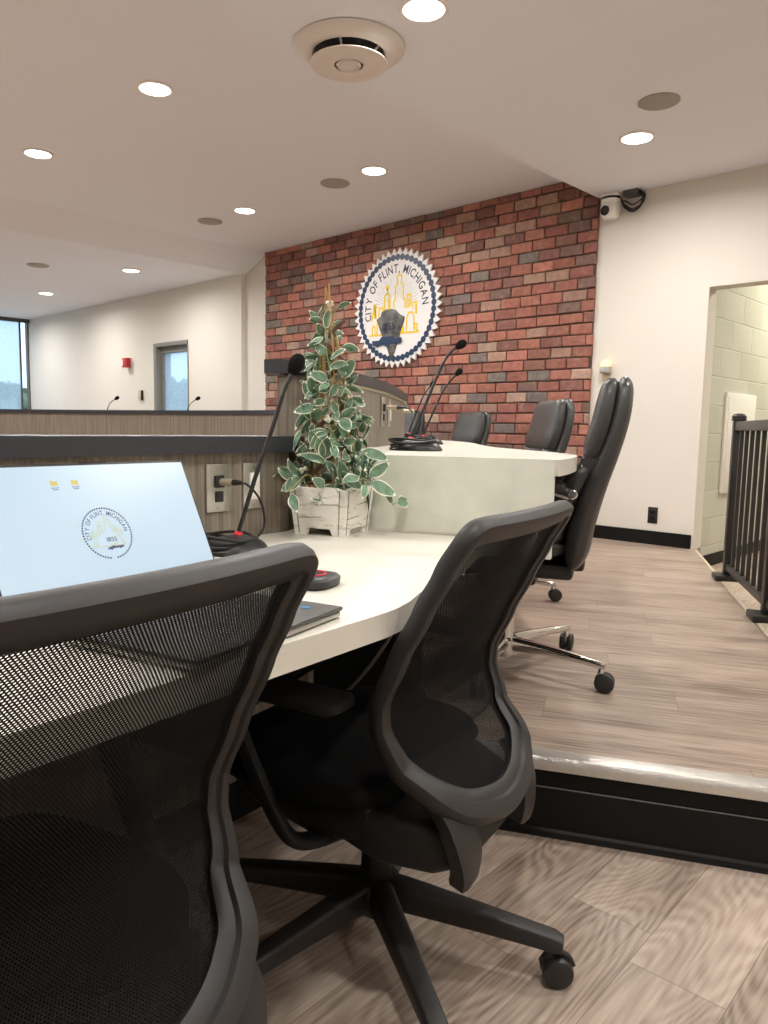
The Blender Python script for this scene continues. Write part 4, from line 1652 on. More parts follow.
chA = task_chair('black mesh-back office chair facing the monitor', (-0.869, 0.285, 0), R(191.6), R(-192))
chB = dup(chA, (-0.982, 1.040, 0), R(192), 'black mesh-back office chair pulled up to the worktop in front of the potted plant')
chA.scale = (1, 1, 1.006)
chA['group'] = chB['group'] = 'mesh office chairs at the staff worktop'

# ------------------------------------------------------------------ tall leather chairs of the council
def leather_chair(label, loc, rz, base_rot):
    root = thing('leather_chair', label, 'office chair', loc, rz, 'leather chairs behind the council desk')
    # outer shell
    bm = B()
    sh = [(-0.205, 0.398, 0.19, 0.018), (-0.215, 0.41, 0.215, 0.032), (-0.225, 0.45, 0.235, 0.042), (-0.236, 0.53, 0.245, 0.044), (-0.270, 0.645, 0.25, 0.038), (-0.312, 0.765, 0.25, 0.032), (-0.336, 0.86, 0.245, 0.030), (-0.343, 0.935, 0.232, 0.028), (-0.341, 0.965, 0.21, 0.022), (-0.336, 0.976, 0.18, 0.010)]
    sp = spline([(x, 0, z) for x, z, _, _ in sh], 4)
    wd = spline([(w, h, 0) for _, _, w, h in sh], 4)
    tsv = frames(sp)
    rows = [(p, (0, w.x, 0), tsv[i].cross(Vector((0, 1, 0))).normalized() * w.y) for i, (p, w) in enumerate(zip(sp, wd))]
    add_loft(bm, rows, 32, 3.6)
    obj('back_shell', bm, M_LEATHER, root)

    def cushion(name, rows_):
        bm = B()
        sp = spline([(x, 0, z) for x, z, _, _ in rows_], 4)
        wd = spline([(w, h, 0) for _, _, w, h in rows_], 4)
        tv = frames(sp)
        add_loft(bm, [(p, (0, w.x, 0), tv[i].cross(Vector((0, 1, 0))).normalized() * w.y) for i, (p, w) in enumerate(zip(sp, wd))], 40, 4.4)
        obj(name, bm, M_LEATHER, root)
    cushion('head_cushion', [(-0.252, 0.728, 0.20, 0.012), (-0.256, 0.738, 0.226, 0.026), (-0.268, 0.775, 0.236, 0.036), (-0.287, 0.84, 0.236, 0.037), (-0.299, 0.91, 0.228, 0.035), (-0.304, 0.955, 0.214, 0.027), (-0.304, 0.974, 0.190, 0.012)])
    cushion('lumbar_cushion', [(-0.165, 0.47, 0.20, 0.015), (-0.160, 0.485, 0.228, 0.034), (-0.165, 0.54, 0.235, 0.046), (-0.188, 0.61, 0.236, 0.046), (-0.226, 0.675, 0.234, 0.038), (-0.248, 0.708, 0.224, 0.024), (-0.252, 0.720, 0.20, 0.010)])
    # gathered leather at the joint of the two cushions
    bm = B()
    ys = [-0.225 + 0.45 * k / 46 for k in range(47)]
    add_loft(bm, [((-0.262 + 0.005 * math.sin(k * 1.1), y, 0.722 + 0.004 * math.sin(k * 1.9)), (0.030 + 0.003 * math.sin(k * 2.3), 0, 0), (0, 0, 0.028 + 0.004 * math.cos(k * 1.7))) for k, y in enumerate(ys)], 14, 2.4)
    obj('tuck_pleat', bm, M_LEATHER, root)
    bm = B()
    rows = []
    for k in range(13):
        t_ = k / 12
        x = -0.20 + 0.47 * t_
        e = 1 - abs(2 * t_ - 1) ** 5
        rows.append(((x, 0, 0.455 - 0.02 * t_ ** 3), (0, 0.225 * (0.86 + 0.14 * e), 0), (0, 0, 0.05 * (0.45 + 0.55 * e))))
    add_loft(bm, rows, 32, 3.2)
    obj('seat', bm, M_LEATHER, root)
    bm = B()
    add_box(bm, (-0.01, 0, 0.375), (0.42, 0.34, 0.05), None, 0.015)
    add_box(bm, (-0.20, 0, 0.385), (0.10, 0.10, 0.05), None, 0.012)
    add_box(bm, (0.0, 0, 0.335), (0.20, 0.14, 0.06), None, 0.015)
    obj('seat_mechanism', bm, M_METALBLK, root)
    for s in (-1, 1):
        bm = B()
        pts_ = spline([(-0.21, s * 0.268, 0.630), (-0.15, s * 0.272, 0.646), (-0.05, s * 0.275, 0.655), (0.08, s * 0.275, 0.655), (0.17, s * 0.275, 0.638), (0.205, s * 0.272, 0.59), (0.19, s * 0.265, 0.53), (0.14, s * 0.245, 0.42), (0.08, s * 0.16, 0.385)], 5)
        add_tube(bm, pts_, 0.017, 12, flat=0.8)
        ar = obj('armrest', bm, M_LEATHER, root)
        bm = B()
        add_tube(bm, [p + Vector((0, 0, -0.014)) for p in pts_[1:18]], 0.008, 10)
        obj('chrome_rod', bm, M_CHROME, ar)
        bm = B()
        pts_ = spline([(-0.19, s * 0.27, 0.646), (-0.12, s * 0.275, 0.662), (-0.03, s * 0.275, 0.668), (0.08, s * 0.275, 0.668), (0.16, s * 0.275, 0.656)], 5)
        add_tube(bm, pts_, [0.014] + [0.023] * (len(pts_) - 2) + [0.014], 12, flat=0.75)
        obj('arm_pad', bm, M_LEATHER, ar)
        bm = B()
        rot = Matrix.Rotation(R(90), 3, 'X')
        add_lathe(bm, [(0, -0.018), (0.011, -0.018), (0.015, -0.014), (0.015, 0.014), (0.011, 0.018), (0, 0.018)], 20, (-0.212, s * 0.268, 0.630), rot)
        obj('arm_joint', bm, M_CHROME, ar)
    bm = B()
    add_lathe(bm, [(0, 0.09), (0.026, 0.09), (0.026, 0.23), (0.018, 0.235), (0.018, 0.33), (0, 0.33)], 24)
    obj('gas_lift', bm, M_CHROME, root)
    bm = B()
    add_lathe(bm, [(0, 0.045), (0.03, 0.045), (0.042, 0.055), (0.044, 0.105), (0.036, 0.115), (0, 0.115)], 28)
    obj('base_hub', bm, M_CHROME, root)
    for k, deg in enumerate((3, 84, 153, 222, 291)):
        a = base_rot + R(deg)
        ca, sa = math.cos(a), math.sin(a)
        bm = B()
        pr_ = [(0.025, 0.090, 0.020, 0.026), (0.12, 0.094, 0.017, 0.019), (0.24, 0.092, 0.014, 0.013), (0.345, 0.085, 0.0125, 0.011), (0.362, 0.083, 0.009, 0.008)]
        add_loft(bm, [((r_ * ca, r_ * sa, z), (-w * sa, w * ca, 0), (0, 0, h)) for r_, z, w, h in pr_], 18, 3.2)
        lg = obj('leg', bm, M_CHROME, root)
        caster(lg, 0.348 * ca, 0.348 * sa, a + (3.5, 3.6, 1.2, 4.5, 0.4)[k], 0.031, M_CASTER, M_CHROME, hood=False)
    return root


def face_at(loc, ang):
    return (loc[0], loc[1], DZ), R(ang)


L1 = leather_chair('tall black leather chair at the end of the council desk, largest of its row', (-1.447, 2.160, DZ), R(207), R(-207))
L2 = dup(L1, (-2.205, 3.066, DZ), R(226), 'black leather chair second from the white wall, in front of bricks')
L3 = dup(L1, (-3.55, 4.26, DZ), R(240), 'black leather chair third from the white wall, right of the desk microphones')
L4 = dup(L1, (-4.40, 4.53, DZ), R(246), 'black leather chair half hidden behind the desk microphones, farthest of its row')
L2.scale = (1, 1, 0.985)
L3.scale = (1, 1, 0.965)
L4.scale = (1, 1, 0.985)

# ------------------------------------------------------------------ monitor
E_ = Vector((-0.1227, 0.9924, 0))
BKD = Vector((-0.9924, -0.1227, 0))
TI = R(27.2)
V_ = BKD * math.sin(TI) + Vector((0, 0, 1)) * math.cos(TI)
N_ = E_.cross(V_)            # towards the viewer
BLc = Vector((-1.1208, 0.399, H - 0.252))
MW, MH = 0.3953, 0.2047
VB = -0.012                  # the picture reaches this far below the reference edge
ctr = Vector((-1.15, 0.58, ZW1))
t = thing('monitor', 'flat touchscreen monitor showing the city emblem, tilted back on the worktop', 'monitor', ctr)
mt = Matrix((E_, V_, N_)).transposed()


def mpos(u, v, w=0.0):
    return BLc + E_ * u + V_ * v + N_ * w - ctr


bm = B()
add_box(bm, mpos(MW / 2, (MH + VB) / 2, -0.013), (MW + 0.012, MH - VB + 0.012, 0.022), mt, 0.004)
obj('housing', bm, M_METALBLK, t)
bm = B()
bm.faces.new([bm.verts.new(mpos(u, v, -0.0005)) for u, v in ((0, VB), (MW, VB), (MW, MH), (0, MH))])
scr = obj('display', bm, M_SCREEN, t, smooth=False)
bm = B()
add_box(bm, mpos(0.215, MH + 0.006, -0.014), (0.055, 0.006, 0.014), mt, 0.002)
obj('camera_bar', bm, M_BLACKGLASS, t)
bm = B()
q = mpos(MW / 2, 0.03, -0.03)
add_box(bm, (q.x - 0.012, q.y, 0.007), (0.13, 0.24, 0.012), R(7), 0.004)
q2 = mpos(MW / 2, 0.07, -0.05)
add_box(bm, (q2.x - 0.0, q2.y, 0.045), (0.03, 0.10, 0.07), R(7), 0.008)
obj('stand', bm, M_METALBLK, t)
seal_parts(scr, lambda u, v, lv: mpos(0.1965 + u, 0.081 + v, 0.0004 + 0.00012 * lv), 0.0475, (M_SCRNAVY, M_SCRNAVY, M_SCRPALE, M_SCRPALE, None), screen=True)
bm = B()
for k in range(64):
    a = 2 * PI * k / 64
    add_disc(bm, 0.1965 + 0.0505 * math.cos(a), 0.081 + 0.0505 * math.sin(a), 0.0009, lambda u, v: mpos(u, v, 0.0005), 6)
obj('dotted_edge', bm, M_SCRPALE, scr, smooth=False)
for u in (0.129, 0.1655):
    bm = B()
    for p in ([(-0.006, -0.004), (0.006, -0.004), (0.006, 0.004), (-0.001, 0.004), (-0.0025, 0.0055), (-0.006, 0.0055)],):
        bm.faces.new([bm.verts.new(mpos(u + a, 0.1735 + b, 0.0005)) for a, b in p])
    ic = obj('folder_icon', bm, M_SCRYEL, scr, smooth=False)
    bm = B()
    for dv, w in ((-0.0075, 0.007), (-0.0105, 0.005)):
        bm.faces.new([bm.verts.new(mpos(u + a * w, 0.1735 + dv + b, 0.0005)) for a, b in ((-1, -0.0007), (1, -0.0007), (1, 0.0007), (-1, 0.0007))])
    obj('caption_bar', bm, M_SCRGREY, scr, smooth=False)

# ------------------------------------------------------------------ gooseneck microphones
def microphone(label, base, neck, head_r, plug=None, coils=True, yaw=0.0, red=True, scale=1.0):
    base = Vector(base)
    t = thing('gooseneck_microphone', label, 'microphone', base, 0, 'gooseneck desk microphones')
    bm = B()
    n0 = Vector(neck[0]) - base
    rows = []
    for k in range(9):
        s = k / 8
        rad = math.cos(s * PI / 2 * 0.93)
        rows.append((Vector((0, 0, 0.002 + 0.036 * math.sin(s * PI / 2))) + Vector((n0.x, n0.y, 0)) * 0.55 * s, Matrix.Rotation(yaw, 3, 'Z') @ Vector((0.070 * rad + 0.004, 0, 0)), Matrix.Rotation(yaw, 3, 'Z') @ Vector((0, 0.058 * rad + 0.004, 0))))
    rows.insert(0, (Vector((0, 0, 0)), rows[0][1] * 0.95, rows[0][2] * 0.95))
    add_loft(bm, rows, 32, 2.4)
    obj('base', bm, M_MIC, t)
    pts = spline([Vector(p) - base for p in neck], 6)
    bm = B()
    nn = len(pts)
    add_tube(bm, pts[:int(nn * 0.62)], 0.0052, 10)
    add_tube(bm, pts[int(nn * 0.62) - 1:], 0.0040, 10)
    for i in range(int(nn * 0.62), nn - 1):
        for f in (0.0, 0.33, 0.66):
            c = pts[i].lerp(pts[i + 1], f)
            d = (pts[i + 1] - pts[i]).normalized()
            add_tube(bm, [c - d * 0.0012, c + d * 0.0012], 0.0048, 8)
    obj('gooseneck', bm, M_MIC, t)
    bm = B()
    d = (pts[1] - pts[0]).normalized()
    add_tube(bm, [pts[0] - d * 0.002, pts[0] + d * 0.006], 0.0088, 16)
    obj('light_ring', bm, M_REDLED, t)
    bm = B()
    d = (pts[-1] - pts[-3]).normalized()
    hp = [(-0.024, 0.35), (-0.020, 0.62), (-0.008, 0.92), (0.004, 1.0), (0.014, 0.90), (0.021, 0.6), (0.024, 0.25)]
    add_tube(bm, [pts[-1] + d * a * head_r / 0.017 for a, _ in hp], [head_r * b for _, b in hp], 16)
    obj('foam_head', bm, M_FOAM, t)
    if coils:
        bm = B()
        rnd = random.Random(int(base.x * 1000))
        for k in range(5):
            c = Vector((-0.035 + rnd.uniform(-0.012, 0.012), -0.012 + rnd.uniform(-0.012, 0.012), 0.006 + 0.0075 * k))
            ra, rb = rnd.uniform(0.068, 0.092), rnd.uniform(0.050, 0.070)
            ph = rnd.uniform(0, 6)
            lp = [c + Vector((ra * math.cos(a), rb * math.sin(a), 0.004 * math.sin(2 * a + ph))) for a in [2 * PI * j / 28 for j in range(28)]]
            add_tube(bm, lp, 0.0036, 6, closed=True)
        obj('cable_coil', bm, M_CABLE, t)
    if plug:
        p0, p1, mids = plug       # socket point, end of plug, cable points back to the base
        bm = B()
        a, b = Vector(p0) - base, Vector(p1) - base
        dd = (b - a)
        add_tube(bm, [a, a + dd * 0.12, a + dd * 0.13, b], [0.0105, 0.0105, 0.0092, 0.0085], 14)
        pg = obj('plug', bm, M_CREAMPLUG, t)
        bm = B()
        cp = [b] + [Vector(m_) - base for m_ in mids]
        add_tube(bm, spline(cp, 8), 0.0030, 8)
        d2 = dd.normalized()
        add_tube(bm, [b - d2 * 0.002, b + d2 * 0.014, b + d2 * 0.026], [0.0080, 0.0066, 0.0040], 10)
        obj('cable', bm, M_CABLE, t)
    return t


def w3(p):
    return (p[0], p[1], p[2] + H)


zt_ = ZW1
mb = (-1.372, 0.985, ZW1)
neck1 = [w3(p) for p in ((-1.385, 0.999, -0.240), (-1.369, 1.035, -0.113), (-1.353, 1.068, -0.008), (-1.343, 1.091, 0.069), (-1.333, 1.107, 0.116), (-1.327, 1.116, 0.138))]
microphone('black gooseneck microphone in front of the wood-grain panel, beside the monitor', mb, neck1, 0.0175,
           ((-1.556, 1.060, 0.884), (-1.515, 1.078, 0.884), [(-1.49, 1.10, 0.880), (-1.468, 1.125, 0.84), (-1.46, 1.13, 0.78), (-1.455, 1.09, 0.748), (-1.44, 1.03, 0.746)]), True, R(10))
mb2 = (-1.66, 1.935, ZT1)
neck2 = [w3(p) for p in ((-1.686, 1.916, -0.034), (-1.662, 1.957, 0.078), (-1.638, 2.0, 0.195), (-1.619, 2.027, 0.252), (-1.596, 2.055, 0.280))]
microphone('black gooseneck microphone with coiled cable on the raised cream desk', mb2, neck2, 0.0145,
           ((-2.128, 2.243, 1.102), (-2.075, 2.27, 1.102), [(-2.03, 2.28, 1.10), (-1.98, 2.26, 1.075), (-1.93, 2.20, 1.0), (-1.86, 2.10, ZT1 + 0.006), (-1.73, 1.97, ZT1 + 0.006)]), True, R(30))
mb3 = (-2.335, 2.775, ZT1)
neck3 = [w3(p) for p in ((-2.352, 2.760, -0.035), (-2.333, 2.798, 0.065), (-2.301, 2.850, 0.193), (-2.262, 2.902, 0.268))]
microphone('black gooseneck microphone standing farther along the raised desk, second from its end', mb3, neck3, 0.0145, None, True, R(40))
mb4 = (-3.20, 3.64, ZT1)
neck4 = [w3(p) for p in ((-3.215, 3.63, -0.03), (-3.206, 3.651, 0.03), (-3.182, 3.697, 0.161), (-3.162, 3.728, 0.231), (-3.137, 3.76, 0.282))]
microphone('black gooseneck microphone deepest along the raised desk, partly behind the second one', mb4, neck4, 0.0145, None, True, R(50))
# desk behind the distant dais wall carries two more
bm = B()
fd = spline([(-5.6, 4.75, 0), (-6.3, 4.78, 0), (-7.4, 4.62, 0), (-8.4, 4.22, 0), (-9.6, 3.60, 0)], 4)
fd2 = spline([(-5.6, 4.38, 0), (-6.3, 4.34, 0), (-7.3, 4.12, 0), (-8.5, 3.66, 0), (-9.4, 3.20, 0)], 4)
add_prism(bm, [(v.x, v.y) for v in fd] + [(v.x, v.y) for v in fd2[::-1]], 0.90, 0.94)
bmesh.ops.triangulate(bm, faces=[f for f in bm.faces if len(f.verts) > 4])
fdo = obj('council_desk', bm, M_LAM, None, auto=30)
tag(fdo, 'cream desk behind the distant dais wall, carrying the two far microphones', 'desk')
bm = B()
for x, y in ((-6.0, 4.58), (-7.6, 4.28), (-9.0, 3.68)):
    add_box(bm, (x, y, 0.45), (0.05, 0.30, 0.90))
obj('leg_panel', bm, M_WOODLAM, fdo, smooth=False)
for q, s in (((-8.05, 4.02), 'small distant gooseneck microphone left of the fire alarm'), ((-7.15, 4.47), 'small distant gooseneck microphone right of the tall narrow window')):
    b0 = (q[0], q[1], 0.94)
    d_ = Vector((0.10, 0.07, 0)) if q[0] < -7.5 else Vector((0.09, 0.08, 0))
    nk = [(b0[0], b0[1], 0.97), (b0[0] + d_.x * 0.15, b0[1] + d_.y * 0.15, 1.12), (b0[0] + d_.x * 0.5, b0[1] + d_.y * 0.5, 1.24), (b0[0] + d_.x * 1.2, b0[1] + d_.y * 1.2, 1.30)]
    microphone(s, b0, nk, 0.020, None, False)

# ------------------------------------------------------------------ wall plates in the dais panels
def plate(name, label, loc, heading, kind, grp):
    """Plate on a panel whose face runs along heading; local y is along the face, local -z down, +x towards the chairs."""
    t = thing(name, label, 'wall plate', loc, heading, grp)
    bm = B()
    add_box(bm, (0.0028, 0, 0), (0.0056, 0.070, 0.116), None, 0.0016)
    obj('plate', bm, M_STEEL if kind == 'jack' else M_STEEL, t)
    bm = B()
    if kind == 'jack':
        add_box(bm, (0.008, 0.002, 0.016), (0.010, 0.028, 0.030), None, 0.003)
        add_box(bm, (0.007, 0.003, -0.021), (0.004, 0.024, 0.026), None, 0.001)
        obj('jack', bm, M_METALBLK, t)
    else:
        add_box(bm, (0.008, 0, 0.0), (0.006, 0.034, 0.068), None, 0.0015)
        obj('rocker', bm, M_WHITEPL, t)
    bm = B()
    for z in (-0.048, 0.048):
        add_lathe(bm, [(0, 0), (0.003, 0), (0.0024, 0.001), (0, 0.0012)], 10, (0.0056, 0, z), Matrix.Rotation(R(90), 3, 'Y'))
    obj('screw', bm, M_STEEL, t)


HD = R(97)
plate('wall_plate', 'metal wall plate with black jacks and the near microphone plugged in', (lowx(1.058) + 0.0005, 1.058, 0.869), HD - R(90), 'jack', 'dais wall plates')
plate('wall_plate', 'metal wall plate with white rocker behind the near microphone stem', (lowx(1.176) + 0.0005, 1.176, 0.869), HD - R(90), 'rocker', 'dais wall plates')


def on_inner(y):
    for a, b in zip(innerS, innerS[1:]):
        if a[1] <= y <= b[1]:
            t_ = (y - a[1]) / (b[1] - a[1])
            return a[0] + (b[0] - a[0]) * t_, math.atan2(b[1] - a[1], b[0] - a[0])


for y, k, s in ((2.215, 'jack', 'metal wall plate with a plugged connector on the curved dais wall'), (2.36, 'rocker', 'metal wall plate with white rocker on the curved dais wall')):
    x, a = on_inner(y)
    plate('wall_plate', s, (x + 0.0008, y, 1.02 + 0.064), a - R(90), k, 'dais wall plates')
x, a = on_inner(2.93)
t = thing('cable_connector', 'cream cable connector sticking out past the far end of the curved dais wall', 'connector', (x, 2.93, 1.02 + 0.088), a - R(90))
bm = B()
add_tube(bm, [(0, 0, 0), (0.008, 0, 0), (0.009, 0, 0), (0.062, 0, 0)], [0.013, 0.013, 0.0105, 0.0095], 12)
obj('plug', bm, M_CREAMPLUG, t)
bm = B()
add_tube(bm, spline([(0.060, 0, 0), (0.085, 0, -0.004), (0.11, -0.01, -0.04), (0.115, -0.02, -0.10), (0.115, -0.02, -0.153)], 6), 0.003, 6)
obj('cable', bm, M_CABLE, t)

# ------------------------------------------------------------------ laptop and puck on the worktop
t = thing('laptop', 'closed dark laptop with a silver edge, half behind the near mesh chair', 'laptop', (-0.798, 0.760, ZW1), R(105))
# local x runs along the desk edge (to the back of the room), local y towards the dais wall; the corner at the origin
bm = B()
add_box(bm, (-0.155, 0.11, 0.0065), (0.31, 0.22, 0.009), None, 0.003)
obj('base', bm, M_LAPSILV, t)
bm = B()
add_box(bm, (-0.155, 0.11, 0.0145), (0.314, 0.224, 0.006), None, 0.002)
ld = obj('lid', bm, M_LAPTOP, t)
bm = B()
add_lathe(bm, [(0, 0), (0.008, 0), (0.008, 0.0006), (0, 0.0006)], 24, (-0.035, 0.040, 0.0176))
obj('badge', bm, M_BADGE, ld)
bm = B()
for dx, dy in ((-0.02, 0.02), (-0.29, 0.02), (-0.02, 0.20), (-0.29, 0.20)):
    add_box(bm, (dx, dy, 0.001), (0.012, 0.012, 0.002))
obj('rubber_foot', bm, M_CABLE, t, kind='stuff') if False else obj('rubber_foot', bm, M_CABLE, t)

t = thing('speaker_puck', 'small black desk puck with a red ring, behind the laptop', 'puck', (-1.006, 0.880, ZW1), R(20))
bm = B()
add_loft(bm, [((0, 0, 0.0), (0.044, 0, 0), (0, 0.044, 0)), ((0, 0, 0.004), (0.048, 0, 0), (0, 0.048, 0)), ((0, 0, 0.015), (0.049, 0, 0), (0, 0.049, 0)), ((0, 0, 0.020), (0.044, 0, 0), (0, 0.044, 0)), ((0, 0, 0.0215), (0.034, 0, 0), (0, 0.034, 0))], 40, 3.4)
obj('body', bm, M_MIC, t)
bm = B()
cpt = [Vector((0.028 * math.cos(a), 0.028 * math.sin(a), 0.0218)) for a in [2 * PI * k / 40 for k in range(40)]]
add_tube(bm, cpt, 0.0018, 6, closed=True)
obj('ring', bm, M_RED, t)

# ------------------------------------------------------------------ potted vine
PC = Vector((-1.487, 1.378, ZW1))
t = thing('potted_plant', 'variegated climbing plant on a trellis in a whitewashed square pot', 'plant', PC, R(19))
bm = B()


def ring(h, z, w=0.0):
    return [bm.verts.new((x * h, y * h, z)) for x, y in ((-1, -1), (1, -1), (1, 1), (-1, 1))]


HB, HT, PH = 0.072, 0.084, 0.126
# four tapered sides with a notch cut between the corner feet
for k in range(4):
    rot = Matrix.Rotation(k * PI / 2, 3, 'Z')

    def P(xf, z, off=0.0):
        h = HB + (HT - HB) * z / PH
        return rot @ Vector((xf * (h - 0.0), -(h - off), z))
    prof_ = [(-1, 0), (-0.55, 0), (-0.45, 0.018), (0.45, 0.018), (0.55, 0), (1, 0), (1, PH - 0.006), (0.75, PH), (0.3, PH + 0.001), (-0.2, PH - 0.003), (-0.7, PH), (-1, PH - 0.004)]
    fo = [bm.verts.new(P(x, z)) for x, z in prof_]
    fi = [bm.verts.new(P(x * 0.9, z, 0.008)) for x, z in prof_]
    bm.faces.new(fo)
    bm.faces.new(fi[::-1])
    for i in range(len(prof_)):
        j = (i + 1) % len(prof_)
        bm.faces.new((fo[i], fo[j], fi[j], fi[i]))
bmesh.ops.triangulate(bm, faces=[f for f in bm.faces if len(f.verts) > 4])
h = HB + 0.002
bm.faces.new([bm.verts.new((x * (h - 0.004), y * (h - 0.004), 0.02)) for x, y in ((-1, -1), (1, -1), (1, 1), (-1, 1))])
pot = obj('pot', bm, M_POT, t, smooth=False)
bm = B()
for k in range(4):
    rot = Matrix.Rotation(k * PI / 2, 3, 'Z')
    for xf in (-0.80, 0.80):
        for i in range(1):
            z0_, z1_ = 0.004, PH - 0.006
            a0 = rot @ Vector((xf * HB, -(HB + 0.0006), z0_))
            a1 = rot @ Vector((xf * HT * 0.985, -(HB + (HT - HB) * z1_ / PH + 0.0006), z1_))
            add_tube(bm, [a0, a1], 0.0012, 5)
    for zz, xa, xb in ((0.045, -0.75, 0.1), (0.080, -0.1, 0.78)):
        hh = HB + (HT - HB) * zz / PH
        add_tube(bm, [rot @ Vector((xa * hh, -(hh + 0.0004), zz)), rot @ Vector((xb * hh, -(hh + 0.0004), zz + 0.004))], 0.0009, 5)
obj('plank_groove', bm, M_POTLINE, pot)
rnd = random.Random(11)
bm = B()
rows = [((0, 0, 0.105), (HT - 0.012, 0, 0), (0, HT - 0.012, 0)), ((0, 0, 0.122), (HT - 0.014, 0, 0), (0, HT - 0.014, 0)), ((0, 0, 0.134), (HT - 0.035, 0, 0), (0, HT - 0.035, 0))]
add_loft(bm, rows, 24, 5)
for k in range(90):
    a, r_ = rnd.uniform(0, 2 * PI), (HT - 0.018) * rnd.uniform(0.2, 1)
    p = Vector((r_ * math.cos(a), r_ * math.sin(a), 0.128 + 0.012 * rnd.random() - 0.004 * (r_ / HT)))
    add_box(bm, p, (rnd.uniform(0.008, 0.018), rnd.uniform(0.004, 0.008), rnd.uniform(0.003, 0.006)), Matrix.Rotation(rnd.uniform(0, 3), 3, 'Z') @ Matrix.Rotation(rnd.uniform(-0.5, 0.5), 3, 'X'))
obj('soil', bm, M_SOIL, t, smooth=False)
# trellis: canes meeting near the top, crossed by dark battens
bm = B()
cone = lambda z: 0.078 * (1 - (z - 0.12) / 0.62)
for k in range(5):
    a = 2 * PI * k / 5 + 0.3
    tip = Vector((rnd.uniform(-0.012, 0.012), rnd.uniform(-0.012, 0.012), rnd.uniform(0.61, 0.655)))
    add_tube(bm, [(0.058 * math.cos(a), 0.058 * math.sin(a), 0.10), (0.036 * math.cos(a), 0.036 * math.sin(a), 0.38), tip * 1.0 + Vector((-0.02, -0.012, 0))], [0.0028, 0.0026, 0.0022], 6)
obj('cane', bm, M_CANE, t)
bm = B()
for k in range(7):
    z = 0.20 + k * 0.055
    s = 1 if k % 2 else -1
    w = 0.075 * (1 - (z - 0.12) / 0.75)
    add_box(bm, (0.01, -w * 0.45, z), (2.2 * w, 0.006, 0.010), Matrix.Rotation(s * R(42), 3, 'Y') @ Matrix.Rotation(R(rnd.uniform(-20, 20)), 3, 'Z'), 0.001)
obj('trellis_batten', bm, M_TRELLIS, t, smooth=False)
# vines
bm = B()
vines = []
for k in range(9):
    a0 = rnd.uniform(0, 2 * PI)
    tw = rnd.choice((-1, 1)) * rnd.uniform(2.5, 5)
    zt = rnd.uniform(0.42, 0.62)
    pts_ = []
    for j in range(14):
        s = j / 13
        z = 0.12 + (zt - 0.12) * s
        r_ = 0.080 * (1 - 0.72 * s) * rnd.uniform(0.8, 1.15)
        pts_.append(Vector((r_ * math.cos(a0 + tw * s), r_ * math.sin(a0 + tw * s), z)))
    vines.append(pts_)
    add_tube(bm, spline(pts_, 3), 0.0018, 5)
for a0, L_2, drop in ((0.15, 0.08, 0.06), (-0.5, 0.09, -0.01), (3.4, 0.10, 0.0), (2.6, 0.09, -0.03), (4.4, 0.09, 0.03), (5.4, 0.08, 0.0)):
    pts_ = [Vector((0.05 * math.cos(a0), 0.05 * math.sin(a0), 0.13)), Vector((0.10 * math.cos(a0), 0.10 * math.sin(a0), 0.16)), Vector(((0.10 + L_2 * 0.5) * math.cos(a0), (0.10 + L_2 * 0.5) * math.sin(a0), 0.15 - drop * 0.6)), Vector(((0.09 + L_2) * math.cos(a0), (0.09 + L_2) * math.sin(a0), 0.14 - drop))]
    if a0 != 0.15:
        pts_ = [p * 0.9 + Vector((0, 0, 0.014)) for p in pts_]
    vines.append(pts_ * 2)
    add_tube(bm, spline(pts_, 4), 0.0016, 5)
obj('stem', bm, M_STEM, t)
bm = B()


def leaf(bm, p, d, up, L, W, droop, cup):
    """Ovate leaf from p along d: a cream rim round a green blade, folded on its midrib."""
    d = d.normalized()
    side = d.cross(up)
    side = side.normalized() if side.length > 1e-4 else d.orthogonal().normalized()
    nrm_ = side.cross(d).normalized()
    grid = []
    nL, nW = 8, 6
    tj = (-1, -0.84, -0.45, 0, 0.45, 0.84, 1)
    for i in range(nL + 1):
        s = i / nL
        w = W * (math.sin(PI * min(1, s ** 0.78)) ** 0.8) * (1.0 if s < 0.999 else 0.0)
        c = p + d * (L * s) + nrm_ * (-droop * L * s * s)
        row = []
        for j in range(nW + 1):
            t_ = tj[j]
            row.append(bm.verts.new(c + side * (w * 0.5 * t_) + nrm_ * (cup * W * (abs(t_) ** 1.5) * 0.5 + 0.02 * W * math.sin(7 * s + 5 * t_))))
        grid.append(row)
    for i in range(nL):
        for j in range(nW):
            f = bm.faces.new((grid[i][j], grid[i][j + 1], grid[i + 1][j + 1], grid[i + 1][j]))
            f.material_index = 1 if (j in (0, nW - 1) or i == nL - 1 or (i == 0 and False)) else 0
    return


def place_leaf(p, out, big=1.0):
    out = Vector((out.x, out.y, 0))
    out = out.normalized() if out.length > 1e-4 else Vector((1, 0, 0))
    a = rnd.uniform(-1.7, 1.7)
    out0 = out.copy()
    out = Matrix.Rotation(a, 3, 'Z') @ out
    el = rnd.uniform(-0.9, 1.0)
    d = out * math.cos(el) + Vector((0, 0, math.sin(el)))
    pt = p + d * rnd.uniform(0.008, 0.02)
    add_tube(bm, [p, pt], 0.0009, 4)
    upv = (Vector((0, 0, rnd.uniform(0.1, 1.0))) + out0 * rnd.uniform(0.6, 1.8) + Vector((rnd.uniform(-0.7, 0.7), rnd.uniform(-0.7, 0.7), 0))).normalized()
    L = rnd.uniform(0.040, 0.070) * big
    leaf(bm, pt, d, upv, L, L * rnd.uniform(0.48, 0.62), rnd.uniform(0.0, 0.35), rnd.uniform(0.05, 0.45))


